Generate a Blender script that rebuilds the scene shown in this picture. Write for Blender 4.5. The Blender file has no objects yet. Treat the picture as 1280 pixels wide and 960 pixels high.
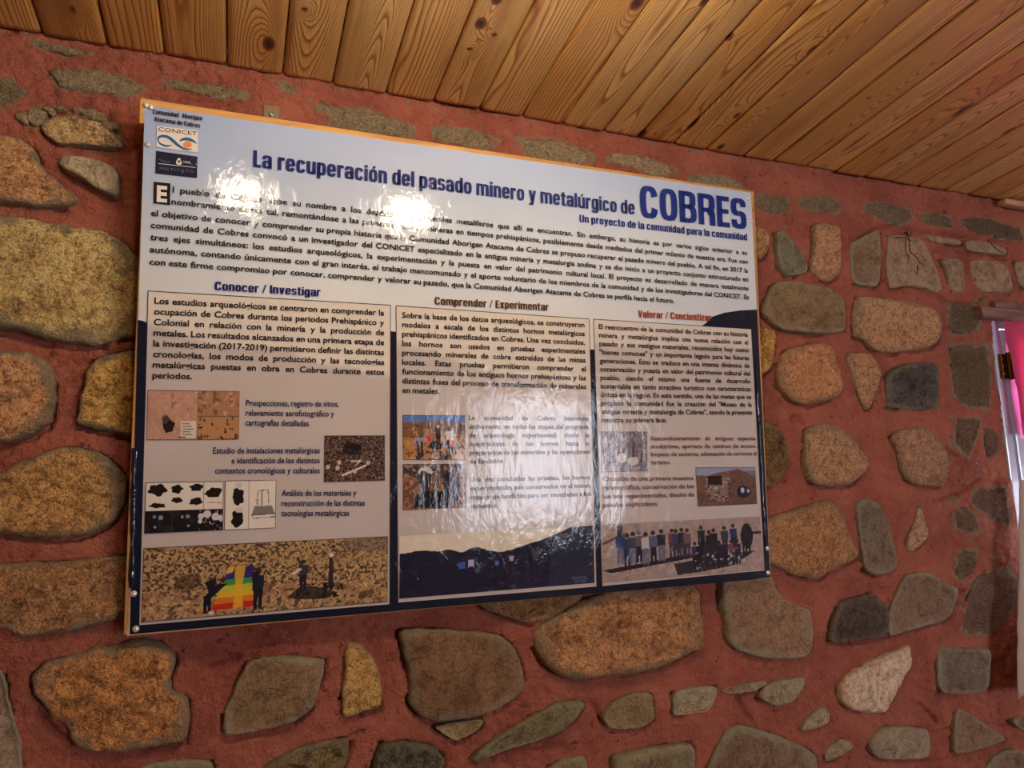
import bpy, math
import numpy as np

SC = bpy.context.scene
COL = SC.collection

# ------------------------------------------------------------------ camera
F = 887.0
n_ = lambda v: v / np.linalg.norm(v)
K = np.array([[F, 0, 640], [0, F, 480], [0, 0, 1.]])
Ki = np.linalg.inv(K)
_h = n_(Ki @ [2933., 542.7, 1]); _u = n_(Ki @ [468.35, -9293.2, 1])
_u = n_(_u - _h * (_h @ _u)); _y = np.cross(_u, _h)
ST, SB = .090, .040                     # how far the board stands off the wall at its top and bottom
TILT = math.asin((ST - SB) / .9)
_Z = _u * math.cos(TILT) + _y * math.sin(TILT)
_Y = _y * math.cos(TILT) - _u * math.sin(TILT)
R = np.array([_h, _Y, _Z])              # camera space (x right, y down, z forward) -> world
_bd = 1.31555
_tl = R @ ((lambda r: r * _bd / (r @ _y))(Ki @ [175, 122, 1.]))
CAM = np.array([0., -(_tl[1] + ST), 1.5])

def ray(px, py): return R @ (Ki @ [px, py, 1.])
def onw(px, py, Y=0.):                  # point at depth Y (the wall face is Y = 0)
    r = ray(px, py); return CAM + r * ((Y - CAM[1]) / r[1])

cam = bpy.data.cameras.new('camera'); cam.sensor_width = 36; cam.lens = F / 1280 * 36
cam.clip_start = .01
co = bpy.data.objects.new('camera', cam); COL.objects.link(co); SC.camera = co
from mathutils import Matrix, Vector
M = Matrix.Identity(4)
for i, v in enumerate((R @ [1, 0, 0], R @ [0, -1, 0], R @ [0, 0, -1])):
    for j in range(3): M[j][i] = v[j]
for j in range(3): M[j][3] = CAM[j]
co.matrix_world = M

# ------------------------------------------------------------------ light and exposure
LAMP_A = (.455, -.80, 2.232); LAMP_B = (.01, -.80, 2.238)
LAMP_W = 88.0           # radiance of the frosted globes
w = bpy.data.worlds.new('sky'); SC.world = w; w.use_nodes = True
bgn = w.node_tree.nodes['Background']
bgn.inputs[0].default_value = (.62, .74, 1, 1); bgn.inputs[1].default_value = 5.0
SC.view_settings.view_transform = 'Standard'; SC.view_settings.look = 'None'
SC.view_settings.gamma = 1; SC.view_settings.use_curve_mapping = False
SC.view_settings.exposure = 0.42
def area(name, loc, direction, sx, sy, power, color):
    l = bpy.data.lights.new(name, 'AREA'); l.shape = 'RECTANGLE'; l.size = sx; l.size_y = sy
    l.energy = power; l.color = color
    o = bpy.data.objects.new(name, l); COL.objects.link(o); o.location = loc
    o.rotation_euler = Vector(direction).to_track_quat('-Z', 'Z').to_euler()
    return o
BACK = -4.6
W2 = (1.95, 3.2, .60, 1.85)          # x0,x1,z0,z1 of the window in the wall behind the camera
area('daylight', ((W2[0] + W2[1]) / 2, BACK - .2, (W2[2] + W2[3]) / 2), (0, 1, 0), W2[1] - W2[0], W2[3] - W2[2], 44, (.95, .93, 1))
area('daylight', (2.65, .45, 1.45), (0, -1, .1), 1.1, 1.0, 50, (.62, .74, 1))

# ------------------------------------------------------------------ helpers
def lin(c):
    c = np.asarray(c, float)
    if c.max() > 1: c = c / 255.
    return np.where(c <= .04045, c / 12.92, ((c + .055) / 1.055) ** 2.4)
def L4(c): return (*[float(v) for v in lin(c)], 1.)

def _hash(ix, iy, s):
    n = (ix.astype(np.int64) * 374761393 + iy.astype(np.int64) * 668265263 + s * 2147483647 * 3) & 0xffffffff
    n = ((n ^ (n >> 13)) * 1274126177) & 0xffffffff
    n = ((n ^ (n >> 16)) * 2246822519) & 0xffffffff
    return ((n ^ (n >> 15)) & 0xffffff) / float(0xffffff)
def vn(x, y, s=0):
    x = np.asarray(x, float); y = np.asarray(y, float)
    ix = np.floor(x); iy = np.floor(y); fx = x - ix; fy = y - iy
    fx = fx * fx * (3 - 2 * fx); fy = fy * fy * (3 - 2 * fy)
    a = _hash(ix, iy, s); b = _hash(ix + 1, iy, s); c = _hash(ix, iy + 1, s); d = _hash(ix + 1, iy + 1, s)
    return (a + (b - a) * fx) * (1 - fy) + (c + (d - c) * fx) * fy
def fbm(x, y, s=0, o=4, g=.5):
    t = 0; a = 1; n = 0
    for k in range(o):
        t = t + a * (vn(x * 2 ** k + 17.3 * k, y * 2 ** k - 9.1 * k, s + k * 31) - .5); n += a; a *= g
    return t / n * 2            # about -1..1
def ridge(x, y, s=0, o=3):
    t = 0; a = 1; n = 0
    for k in range(o):
        t = t + a * (1 - np.abs(2 * vn(x * 2 ** k, y * 2 ** k, s + 7 * k) - 1)); n += a; a *= .5
    return t / n

def mesh(name, V, Fs, mat, parent=None, smooth=False, attrs=None, colattr=None):
    me = bpy.data.meshes.new(name)
    V = np.asarray(V, np.float32)
    if isinstance(Fs, np.ndarray):
        n, k = Fs.shape
        me.vertices.add(len(V)); me.vertices.foreach_set('co', V.ravel())
        me.loops.add(n * k); me.loops.foreach_set('vertex_index', Fs.astype(np.int32).ravel())
        me.polygons.add(n); me.polygons.foreach_set('loop_start', np.arange(0, n * k, k, dtype=np.int32))
        me.update(calc_edges=True)
    else:
        me.from_pydata([tuple(map(float, v)) for v in V], [], [tuple(map(int, f)) for f in Fs]); me.update()
    if smooth: me.polygons.foreach_set('use_smooth', np.ones(len(me.polygons), bool))
    for k, a in (attrs or {}).items():
        at = me.attributes.new(k, 'FLOAT', 'POINT'); at.data.foreach_set('value', np.asarray(a, np.float32).ravel())
    if colattr is not None:
        at = me.attributes.new('Col', 'FLOAT_COLOR', 'POINT')
        c = np.ones((len(V), 4), np.float32); c[:, :3] = lin(colattr); at.data.foreach_set('color', c.ravel())
    if mat: me.materials.append(mat)
    o = bpy.data.objects.new(name, me); COL.objects.link(o)
    if parent: o.parent = parent
    return o
def struct(o): o['kind'] = 'structure'; return o
def empty(name, loc=(0, 0, 0)):
    o = bpy.data.objects.new(name, None); COL.objects.link(o); o.location = loc; o.empty_display_size = .05; return o
def tag(o, label, cat, group=None):
    o['label'] = label; o['category'] = cat
    if group: o['group'] = group
    return o

BOXF = [(0, 1, 3, 2), (4, 6, 7, 5), (0, 4, 5, 1), (2, 3, 7, 6), (0, 2, 6, 4), (1, 5, 7, 3)]
def boxes(name, bs, mat, parent=None, bevel=0):
    V = []; Fs = []
    for b in bs:
        x0, x1, y0, y1, z0, z1 = b; k = len(V)
        V += [(x, y, z) for x in (x0, x1) for y in (y0, y1) for z in (z0, z1)]
        Fs += [tuple(i + k for i in f) for f in BOXF]
    o = mesh(name, V, Fs, mat, parent)
    if bevel:
        m = o.modifiers.new('b', 'BEVEL'); m.width = bevel; m.segments = 2; m.limit_method = 'ANGLE'
    return o
def gridf(nu, nv):
    i = np.arange(nu - 1)[:, None] * nv + np.arange(nv - 1)[None, :]
    i = i.ravel(); return np.stack([i, i + nv, i + nv + 1, i + 1], 1)
def lathe(name, prof, mat, parent=None, seg=20, axis='z', loc=(0, 0, 0), cap=True):
    V = []; Fs = []
    for r, h in prof:
        for k in range(seg):
            a = 2 * math.pi * k / seg; c, s = r * math.cos(a), r * math.sin(a)
            V.append((c + loc[0], s + loc[1], h + loc[2]) if axis == 'z' else (c + loc[0], -h + loc[1], s + loc[2]))
    for j in range(len(prof) - 1):
        for k in range(seg):
            a, b = j * seg + k, j * seg + (k + 1) % seg
            Fs.append((a, b, b + seg, a + seg))
    if cap: Fs.append(tuple(range(seg))[::-1]); Fs.append(tuple(range((len(prof) - 1) * seg, len(prof) * seg)))
    return mesh(name, V, Fs, mat, parent, smooth=False)

# ------------------------------------------------------------------ node material helpers
class NT:
    def __init__(s, name):
        s.m = bpy.data.materials.new(name); s.m.use_nodes = True; s.t = s.m.node_tree
        s.b = s.t.nodes['Principled BSDF']
    def n(s, typ, **kw):
        nd = s.t.nodes.new('ShaderNode' + typ)
        for k, v in kw.items():
            if k.startswith('i_'):
                nd.inputs[k[2:].replace('_', ' ')].default_value = v
            else: setattr(nd, k, v)
        return nd
    def l(s, a, b): s.t.links.new(a, b)
    def set(s, **kw):
        for k, v in kw.items(): s.b.inputs[k.replace('_', ' ')].default_value = v
    def noise(s, vec, scale, detail=4, rough=.55, dist=0):
        nd = s.n('TexNoise'); nd.inputs['Scale'].default_value = scale; nd.inputs['Detail'].default_value = detail
        nd.inputs['Roughness'].default_value = rough; nd.inputs['Distortion'].default_value = dist
        s.l(vec, nd.inputs['Vector']); return nd.outputs['Fac']
    def ramp(s, fac, stops):
        nd = s.n('ValToRGB'); e = nd.color_ramp.elements
        while len(e) < len(stops): e.new(.5)
        for k, (p, c) in enumerate(stops):
            e[k].position = p; e[k].color = c if len(c) == 4 else L4(c)
        s.l(fac, nd.inputs[0]); return nd.outputs[0]
    def mix(s, a, b, fac, mode='MIX'):
        nd = s.n('Mix', data_type='RGBA', blend_type=mode)
        for v, i in ((fac, 0), (a, 6), (b, 7)):
            if hasattr(v, 'is_output'): s.l(v, nd.inputs[i])
            else: nd.inputs[i].default_value = v
        return nd.outputs[2]
    def math(s, op, a, b=0., c=None):
        nd = s.n('Math', operation=op)
        for i, v in enumerate((a, b, c)):
            if v is None: continue
            if hasattr(v, 'is_output'): s.l(v, nd.inputs[i])
            else: nd.inputs[i].default_value = v
        return nd.outputs[0]
    def pos(s): return s.n('NewGeometry').outputs['Position']
    def scalev(s, vec, sc):
        nd = s.n('Mapping'); nd.inputs['Scale'].default_value = sc; s.l(vec, nd.inputs['Vector']); return nd.outputs[0]
    def bump(s, h, dist, strength=1., target='Normal'):
        nd = s.n('Bump'); nd.inputs['Distance'].default_value = dist; nd.inputs['Strength'].default_value = strength
        s.l(h, nd.inputs['Height']); s.l(nd.outputs[0], s.b.inputs[target]); return nd.outputs[0]
    def attr(s, name): return s.n('Attribute', attribute_name=name)
    def colour(s, c): s.l(c, s.b.inputs['Base Color'])

def flat(name, c, rough=.6, metal=0., coat=0.):
    t = NT(name); t.set(Base_Color=L4(c), Roughness=rough, Metallic=metal, Coat_Weight=coat); return t.m
BLK, WHT = (0, 0, 0, 1), (1, 1, 1, 1)

def stone_mat(name, fine, con, speckle, bumpd, big=14., rough=.85):
    t = NT(name); p = t.pos(); oi = t.n('ObjectInfo')
    off = t.n('VectorMath', operation='ADD'); t.l(p, off.inputs[0])
    cmb = t.n('CombineXYZ'); t.l(t.math('MULTIPLY', oi.outputs['Random'], 37.), cmb.inputs[1]); t.l(cmb.outputs[0], off.inputs[1])
    q = off.outputs[0]
    base = oi.outputs['Color']
    nb = t.noise(q, big, 5, .65, .6)
    c = t.mix(base, t.ramp(nb, [(.30, (164, 150, 134)), (.45, (236, 228, 220)), (.62, (255, 252, 246))]), .95 * con, 'MULTIPLY')
    n2 = t.noise(q, big * 4.2, 6, .72, .4)
    c = t.mix(c, t.ramp(n2, [(.34, (92, 78, 66)), (.44, (214, 204, 194)), (.56, WHT), (.7, WHT)]), .9 * con, 'MULTIPLY')
    nf = t.noise(q, fine, 4, .75)
    c = t.mix(c, t.ramp(nf, [(.34, (84, 72, 62)), (.46, (220, 214, 208)), (.56, WHT)]), .85 * con, 'MULTIPLY')
    wr = t.n('TexVoronoi', feature='DISTANCE_TO_EDGE'); wr.inputs['Scale'].default_value = big * 2.2
    wq = t.n('VectorMath', operation='ADD'); t.l(q, wq.inputs[0]); wn = t.n('TexNoise'); wn.inputs['Scale'].default_value = 30; wn.inputs['Detail'].default_value = 5; t.l(q, wn.inputs['Vector'])
    wm = t.n('VectorMath', operation='SCALE'); t.l(wn.outputs['Color'], wm.inputs[0]); wm.inputs['Scale'].default_value = .05; t.l(wm.outputs[0], wq.inputs[1]); t.l(wq.outputs[0], wr.inputs['Vector'])
    crk = t.ramp(wr.outputs['Distance'], [(0, BLK), (.035, WHT)])
    c = t.mix(c, L4((60, 46, 34)), t.math('MULTIPLY', t.math('SUBTRACT', 1., crk), .5 * con))
    h = t.math('ADD', t.math('ADD', t.math('MULTIPLY', n2, 1.), t.math('MULTIPLY', nf, .55)), t.math('MULTIPLY', crk, .18))
    if speckle:
        v = t.n('TexVoronoi'); v.inputs['Scale'].default_value = 380; t.l(q, v.inputs['Vector'])
        sx = t.n('SeparateColor'); t.l(v.outputs['Color'], sx.inputs[0])
        c = t.mix(c, t.ramp(sx.outputs[0], [(0, (86, 66, 52)), (.22, (150, 128, 108)), (.45, (206, 192, 176)), (.9, (236, 226, 210))]), speckle, 'OVERLAY')
        h = t.math('ADD', h, t.math('MULTIPLY', sx.outputs[1], .35))
    vs = t.n('VectorMath', operation='SCALE'); t.l(c, vs.inputs[0]); vs.inputs['Scale'].default_value = 1.55; c = vs.outputs[0]
    # cement margin towards the rim and a smear of the red paint at the very edge
    rim = t.attr('rim').outputs['Fac']
    rn = t.math('ADD', rim, t.math('MULTIPLY', t.math('SUBTRACT', t.noise(q, 22, 5, .75), .5), 1.0))
    cem = t.mix(L4((186, 176, 146)), L4((136, 130, 104)), t.noise(q, 90, 3))
    f1 = t.ramp(rn, [(.78, BLK), (.96, WHT)])
    c = t.mix(c, cem, t.math('MULTIPLY', f1, t.math('MULTIPLY', oi.outputs['Alpha'], 1.)))
    f2 = t.ramp(rn, [(1.06, BLK), (1.14, WHT)])
    c = t.mix(c, L4((178, 98, 78)), f2)
    t.colour(c); t.set(Roughness=rough, Specular_IOR_Level=.3)
    t.bump(h, bumpd)
    return t.m
M_O = stone_mat('ochre_stone', 220, .85, .15, .016)
M_G = stone_mat('schist_stone', 190, .62, .0, .008, big=9., rough=.7)
M_S = stone_mat('granite_stone', 260, .7, .42, .016, big=18.)
M_B = stone_mat('cement_block', 240, .6, .3, .016, big=30.)
M_D = stone_mat('dark_stone', 130, .9, .1, .012, rough=.5)
M_W = stone_mat('quartz_stone', 60, .6, .1, .012, big=20., rough=.4)
MATS = dict(O=M_O, G=M_G, S=M_S, B=M_B, D=M_D, W=M_W)

t = NT('red_mortar'); p = t.pos()
c = t.mix(L4((192, 112, 88)), L4((160, 86, 68)), t.ramp(t.noise(p, 7, 5, .6), [(.35, BLK), (.65, WHT)]))
c = t.mix(c, L4((204, 134, 112)), t.ramp(t.noise(p, 38, 5, .7), [(.55, BLK), (.72, (.55, .55, .55, 1))]))
c = t.mix(c, L4((86, 34, 26)), t.ramp(t.noise(p, 60, 5, .75, .8), [(.30, WHT), (.42, BLK)]))
bare = t.attr('bare').outputs['Fac']
bn = t.math('ADD', bare, t.math('MULTIPLY', t.math('SUBTRACT', t.noise(p, 55, 5, .75), .5), 1.6))
c = t.mix(c, L4((146, 136, 108)), t.ramp(bn, [(.5, BLK), (.62, WHT)]))
t.colour(c); t.set(Roughness=.75, Specular_IOR_Level=.3)
hh = t.math('ADD', t.noise(p, 45, 6, .65), t.math('MULTIPLY', t.noise(p, 170, 4, .7), .35))
t.bump(hh, .016); M_MORTAR = t.m

t = NT('varnished_pine'); oi = t.n('ObjectInfo'); ring = t.attr('ring').outputs['Fac']; knot = t.attr('knot').outputs['Fac']
gy = t.attr('along').outputs['Fac']; gx = t.attr('across').outputs['Fac']
cv = t.n('CombineXYZ'); t.l(t.math('MULTIPLY', gx, 260.), cv.inputs[0]); t.l(t.math('MULTIPLY', gy, 6.), cv.inputs[1])
t.l(t.math('MULTIPLY', oi.outputs['Random'], 50.), cv.inputs[2])
fine = t.noise(cv.outputs[0], 1.0, 4, .6)
r2 = t.math('ADD', ring, t.math('MULTIPLY', fine, .35))
fr = t.math('FRACT', r2)
band = t.ramp(fr, [(0, (.0, .0, .0, 1)), (.55, (.25, .25, .25, 1)), (.86, WHT), (1, BLK)])
pale = t.mix(L4((240, 196, 124)), L4((220, 164, 88)), oi.outputs['Random'])
c = t.mix(pale, L4((150, 86, 34)), t.math('MULTIPLY', band, .95))
c = t.mix(c, L4((170, 110, 58)), t.math('MULTIPLY', t.ramp(fine, [(.45, BLK), (.75, WHT)]), .5))
cv2 = t.n('CombineXYZ'); t.l(t.math('MULTIPLY', gx, 22.), cv2.inputs[0]); t.l(t.math('MULTIPLY', gy, 3.), cv2.inputs[1])
t.l(t.math('MULTIPLY', oi.outputs['Random'], 90.), cv2.inputs[2])
c = t.mix(c, L4((150, 84, 36)), t.math('MULTIPLY', t.ramp(t.noise(cv2.outputs[0], 1, 3, .5), [(.55, BLK), (.7, WHT)]), .45))
c = t.mix(c, t.mix(L4((146, 84, 44)), L4((58, 30, 18)), t.ramp(knot, [(.6, BLK), (1., WHT)])), t.ramp(knot, [(.40, BLK), (.60, WHT)]))
t.colour(c); t.set(Roughness=.42, Specular_IOR_Level=.45, Coat_Weight=.35, Coat_Roughness=.22)
t.bump(band, .0006); M_PINE = t.m

def plain_wood(name, a, b, sc=(40, 40, 3)):
    t = NT(name); p = t.scalev(t.pos(), sc)
    t.colour(t.mix(L4(a), L4(b), t.ramp(t.noise(p, 1, 5, .6, .5), [(.35, BLK), (.65, WHT)])))
    t.set(Roughness=.6); t.bump(t.noise(p, 2, 4), .0008); return t.m
M_BW = plain_wood('pine_slat', (226, 172, 96), (196, 136, 66), (6, 60, 60))
M_BWV = plain_wood('pine_slat_upright', (214, 160, 92), (176, 120, 62), (60, 60, 6))
M_LINT = plain_wood('grey_wood', (150, 112, 98), (112, 78, 66), (5, 60, 60))
M_TRIM = plain_wood('pale_trim', (206, 160, 124), (178, 130, 96), (5, 60, 60))
M_PLASTER = flat('plaster', (214, 196, 178), .9)
t = NT('dark_roofing'); t.set(Base_Color=(.02, .015, .01, 1), Roughness=1.); M_DARK = t.m
t = NT('clay_floor'); p = t.pos(); t.colour(t.mix(L4((150, 96, 74)), L4((122, 76, 60)), t.noise(p, 6, 4))); t.set(Roughness=.7); M_FLOOR = t.m

# print under glossy wavy laminate: one bump shared by every printed piece, so the film reads as continuous
def laminate(t):
    p = t.pos()
    big = t.noise(t.scalev(p, (9, 9, 3.4)), 1., 3, .5, .4)
    mid = t.noise(t.scalev(p, (44, 44, 24)), 1., 4, .62, 1.2)
    fin = t.noise(t.scalev(p, (230, 230, 60)), 1., 3, .6, 1.)
    h = t.math('ADD', t.math('MULTIPLY', big, .0026), t.math('ADD', t.math('MULTIPLY', mid, .0006), t.math('MULTIPLY', fin, .00012)))
    t.bump(h, 1., 1., 'Coat Normal')
    t.set(Coat_Weight=1., Coat_Roughness=.06, Coat_IOR=1.45, Roughness=.7, Specular_IOR_Level=.1)
def ink(name, c):
    t = NT(name); t.set(Base_Color=L4(c)); laminate(t); return t.m
t = NT('printed_colours'); t.colour(t.attr('Col').outputs['Color']); laminate(t); M_PRINT = t.m
I_NAVY = ink('navy_ink', (22, 38, 112)); I_BLUE = ink('royal_blue_ink', (14, 44, 132)); I_BLACK = ink('black_ink', (34, 30, 30))
I_DNAVY = ink('dark_navy_ink', (30, 36, 78)); I_BROWN = ink('brown_ink', (92, 62, 40)); I_RED = ink('red_ink', (164, 58, 38))
I_WHITE = ink('paper_white', (236, 230, 222)); I_MOUNT = ink('mountain_ink', (14, 24, 44)); I_MAROON = ink('maroon_ink', (110, 62, 66))
I_LINE = ink('rule_ink', (84, 62, 56)); I_PALE = ink('pale_rule', (206, 196, 192)); I_CAP = ink('caption_ink', (40, 48, 88))
I_STEEL = ink('steel_blue_ink', (44, 106, 148)); I_ORANGE = ink('orange_ink', (236, 152, 96))
M_STEEL = flat('bright_steel', (200, 200, 200), .25, 1.)
M_BRASS = flat('old_brass', (120, 86, 40), .35, 1.)
M_WPAINT = flat('white_metal', (196, 202, 222), .28, .15, .6)

# ================================================================== WALL
WX0, WX1, WZ1 = -2.3, 4.3, CAM[2] + .817
op = onw(1257, 560); OPX0 = float(op[0]); OPX1 = OPX0 + 1.15
OPZ1 = float(onw(1252, 397)[2]); OPZ0 = float(onw(1274, 770)[2])

STONES = []      # (kind, colour, proud height, cement margin, polygon in photo pixels traced on the wall plane)
def S(kind, col, pts, H=None, al=None):
    H = dict(O=.024, G=.015, S=.022, B=.005, D=.018, W=.024)[kind] if H is None else H
    H = H * .62
    al = dict(O=.8, G=.75, S=.45, B=.3, D=.3, W=.15)[kind] if al is None else al
    STONES.append((kind, col, H, al, pts))
OC, OY, GG, GB, SP, BB = (208, 166, 118), (216, 184, 132), (134, 132, 104), (138, 116, 84), (196, 166, 130), (160, 150, 120)
S('O', OC, [(-60,160),(0,166),(15,171),(37,178),(47,192),(54,210),(75,230),(100,250),(75,256),(50,259),(25,255),(0,253),(-60,250)])
S('O', OY, [(51,159),(56,151),(75,144),(100,145),(125,154),(148,172),(155,184),(112,181),(75,179),(59,171)], .012)
S('G', (168,158,128), [(72,203),(78,195),(95,194),(120,200),(148,213),(149,247),(125,238),(100,222),(80,212)])
S('O', (228,184,124), [(-60,262),(0,268),(40,272),(80,280),(125,287),(155,302),(180,330),(182,415),(140,426),(123,431),(87,428),(50,420),(25,412),(0,410),(-60,404)], .03)
S('O', OC, [(-60,432),(0,436),(40,440),(60,450),(68,475),(67,505),(60,530),(30,545),(0,555),(-60,560)])
S('O', (218,170,96), [(113,450),(143,440),(163,437),(182,440),(182,545),(160,545),(127,537),(95,530),(97,513),(103,480)], .026)
S('O', (200,164,104), [(-60,600),(0,593),(22,577),(49,567),(81,558),(108,560),(135,570),(152,589),(158,610),(150,640),(135,656),(108,670),(81,673),(49,673),(16,669),(-60,662)], .026)
S('O', (170,136,94), [(-60,708),(0,705),(41,702),(81,700),(108,698),(152,694),(178,694),(178,764),(160,770),(122,781),(95,789),(54,796),(27,799),(16,792),(5,785),(-60,780)], .024)
S('O', (204,156,98), [(38,845),(57,827),(92,820),(119,809),(149,806),(174,797),(202,804),(213,811),(221,828),(214,845),(213,866),(229,868),(236,878),(236,900),(233,927),(195,935),(149,942),(103,939),(89,928),(80,907),(64,898),(50,880),(39,864)], .03)
S('G', (150,136,112), [(-60,830),(0,835),(7,850),(10,880),(20,905),(26,930),(27,975),(-60,985)])
S('G', (128,108,76), [(280,889),(293,863),(308,830),(326,822),(358,819),(391,822),(407,824),(405,837),(398,867),(389,887),(369,902),(337,911),(304,918),(277,920)], .022)
S('S', (226,182,112), [(435,804),(448,803),(463,817),(475,839),(479,867),(477,885),(452,891),(428,899),(427,872),(431,846),(431,819)], .016)
S('G', (120,94,64), [(498,787),(520,785),(560,787),(600,790),(628,794),(640,805),(650,822),(656,848),(658,860),(645,872),(620,888),(590,897),(545,903),(528,899),(515,885),(510,875),(512,850),(505,820)], .02, .45)
S('G', (132,116,80), [(541,908),(580,901),(605,899),(600,910),(580,922),(570,926),(555,918)], .014)
S('G', (124,122,86), [(165,985),(174,960),(195,953),(229,949),(264,951),(272,975),(260,1010),(170,1010)])
S('O', (136,124,84), [(325,965),(332,955),(358,942),(391,931),(422,925),(437,925),(439,938),(428,965),(410,1010),(320,1010)], .02)
S('D', (92,98,78), [(466,962),(470,946),(477,929),(512,927),(540,933),(557,946),(553,970),(530,1010),(470,1010)], .02)
S('G', (116,112,78), [(586,954),(603,935),(629,916),(662,896),(695,878),(728,876),(732,881),(723,894),(699,916),(660,929),(629,938),(597,952)], .022, .5)
S('G', (132,116,80), [(752,894),(767,878),(783,868),(806,865),(815,868),(817,887),(818,898),(806,907),(783,912),(760,912)], .014)
S('G', (128,122,86), [(676,975),(688,957),(706,948),(730,944),(734,955),(730,1010),(680,1010)])
S('G', (124,116,82), [(766,962),(768,944),(794,939),(829,932),(863,928),(870,937),(868,980),(850,1015),(775,1015)], .02)
S('G', (122,102,78), [(872,985),(887,955),(897,932),(909,912),(925,906),(943,910),(978,921),(1012,937),(1023,946),(1022,1010),(880,1012)], .02)
S('G', (150,144,112), [(842,875),(842,865),(863,859),(897,857),(896,868),(888,889),(863,893),(840,896)], .012)
S('G', (156,146,114), [(900,863),(925,855),(957,850),(958,855),(943,864),(920,867),(907,867)], .012)
S('G', (154,146,114), [(959,853),(1007,845),(1003,861),(989,877),(971,882),(955,878),(948,871)], .02)
S('O', (184,144,100), [(665,787),(687,775),(705,765),(730,750),(770,738),(817,732),(850,730),(875,735),(879,772),(884,810),(855,820),(830,835),(792,844),(755,847),(720,851),(700,845),(680,830),(670,810)], .034, .6)
S('O', (160,128,86), [(590,740),(640,715),(700,715),(735,735),(728,750),(705,763),(692,773),(665,781),(630,771),(605,763)], .018)
S('G', (136,112,84), [(900,715),(930,705),(960,715),(966,732),(980,749),(998,758),(1014,762),(1017,786),(1015,816),(1007,822),(978,825),(943,822),(920,813),(909,802),(905,775),(902,750)], .024, .85)
S('G', (158,148,118), [(998,914),(1007,900),(1019,887),(1033,884),(1038,893),(1035,905),(1012,912)], .012)
S('G', (150,140,108), [(1031,937),(1050,923),(1063,926),(1066,935),(1040,950),(1030,952)], .01)
S('W', (216,186,158), [(1051,863),(1055,850),(1072,834),(1096,823),(1122,814),(1138,805),(1140,832),(1131,843),(1118,869),(1107,891),(1087,891),(1066,889),(1055,880)])
S('G', (146,134,108), [(1085,933),(1092,915),(1112,907),(1162,911),(1163,935),(1161,948),(1122,950),(1094,948)], .014)
S('G', (112,102,84), [(1171,808),(1186,808),(1219,811),(1238,810),(1237,847),(1234,863),(1208,868),(1173,867)], .016)
S('G', (124,106,82), [(1195,885),(1210,891),(1236,909),(1260,924),(1236,933),(1197,943),(1191,939)], .014)
S('G', (122,108,86), [(1232,960),(1245,944),(1262,937),(1300,938),(1330,945),(1330,1000),(1232,1000)])
S('G', (128,110,90), [(1264,900),(1300,889),(1320,905),(1300,914),(1272,911)], .01)
S('B', (126,104,88), [(1202,787),(1207,771),(1215,729),(1234,717),(1261,710),(1275,725),(1269,756),(1257,777),(1234,794),(1213,794)], .012)
S('G', (126,108,86), [(1125,733),(1134,719),(1157,713),(1173,723),(1194,733),(1196,744),(1186,773),(1157,783),(1130,790),(1111,796),(1109,777),(1113,760)], .018)
S('D', (92,84,76), [(1036,805),(1039,778),(1050,750),(1067,747),(1094,740),(1108,757),(1112,781),(1108,797),(1063,801)], .018)
S('G', (112,100,82), [(1068,629),(1082,620),(1100,629),(1109,652),(1117,683),(1122,698),(1119,713),(1100,720),(1082,715),(1077,694),(1072,662)], .016, .5)
S('S', (204,176,148), [(1152,634),(1156,648),(1161,662),(1159,675),(1138,692),(1133,681),(1136,667),(1144,650),(1146,635)], .012)
S('S', (190,152,108), [(930,650),(966,646),(993,637),(1018,629),(1041,625),(1052,637),(1061,663),(1069,680),(1075,697),(1041,713),(1024,725),(999,722),(976,711),(940,699)], .026)
S('S', (190,160,124), [(1007,536),(1027,529),(1041,531),(1066,545),(1075,562),(1087,576),(1083,590),(1063,607),(1032,608),(1013,602),(1007,573)])
S('S', (188,156,126), [(1114,545),(1131,535),(1151,532),(1167,542),(1184,562),(1189,581),(1184,607),(1165,609),(1137,604),(1127,587),(1122,564)])
S('D', (128,106,66), [(935,528),(957,528),(971,531),(980,547),(987,570),(980,595),(962,609),(935,610)], .02)
S('S', (206,158,116), [(973,454),(982,437),(1016,428),(1041,431),(1047,454),(1055,485),(1049,496),(1013,507),(990,501),(973,479)], .026)
S('S', (196,162,124), [(1055,440),(1089,441),(1104,465),(1094,493),(1089,507),(1084,514),(1077,505),(1069,480)], .016)
S('D', (92,92,88), [(1108,468),(1128,455),(1173,451),(1174,480),(1174,510),(1162,515),(1117,510),(1107,507)], .014, .5)
S('S', (196,162,124), [(1068,385),(1072,369),(1103,372),(1145,378),(1177,389),(1179,420),(1167,434),(1122,441),(1100,440),(1080,423),(1068,420)], .024)
S('G', (132,112,80), [(954,383),(965,355),(982,350),(1032,358),(1055,372),(1058,397),(1055,417),(1013,417),(976,412),(952,392)], .02, .4)
S('O', (206,164,92), [(935,408),(951,409),(971,412),(969,437),(965,459),(957,468),(935,465)], .014, .2)
S('S', (196,164,120), [(930,281),(944,282),(959,288),(964,299),(959,319),(948,324),(930,322)], .014)
S('G', (118,118,92), [(970,290),(978,288),(992,303),(1003,318),(1011,337),(1007,342),(982,347),(972,333),(970,307)], .016)
S('S', (202,164,126), [(1015,282),(1028,278),(1050,282),(1052,307),(1052,337),(1047,347),(1033,353),(1020,345),(1012,337),(1017,317)], .018)
S('G', (128,110,84), [(1063,304),(1074,298),(1094,287),(1100,289),(1101,317),(1100,352),(1094,359),(1066,355),(1062,328)], .012)
S('G', (154,132,104), [(1109,293),(1131,294),(1153,298),(1166,326),(1179,361),(1175,369),(1158,361),(1140,357),(1122,359),(1112,361),(1108,335)], .012, .3)
S('G', (150,130,104), [(1153,293),(1201,300),(1202,306),(1166,304)], .006, .3)
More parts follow.
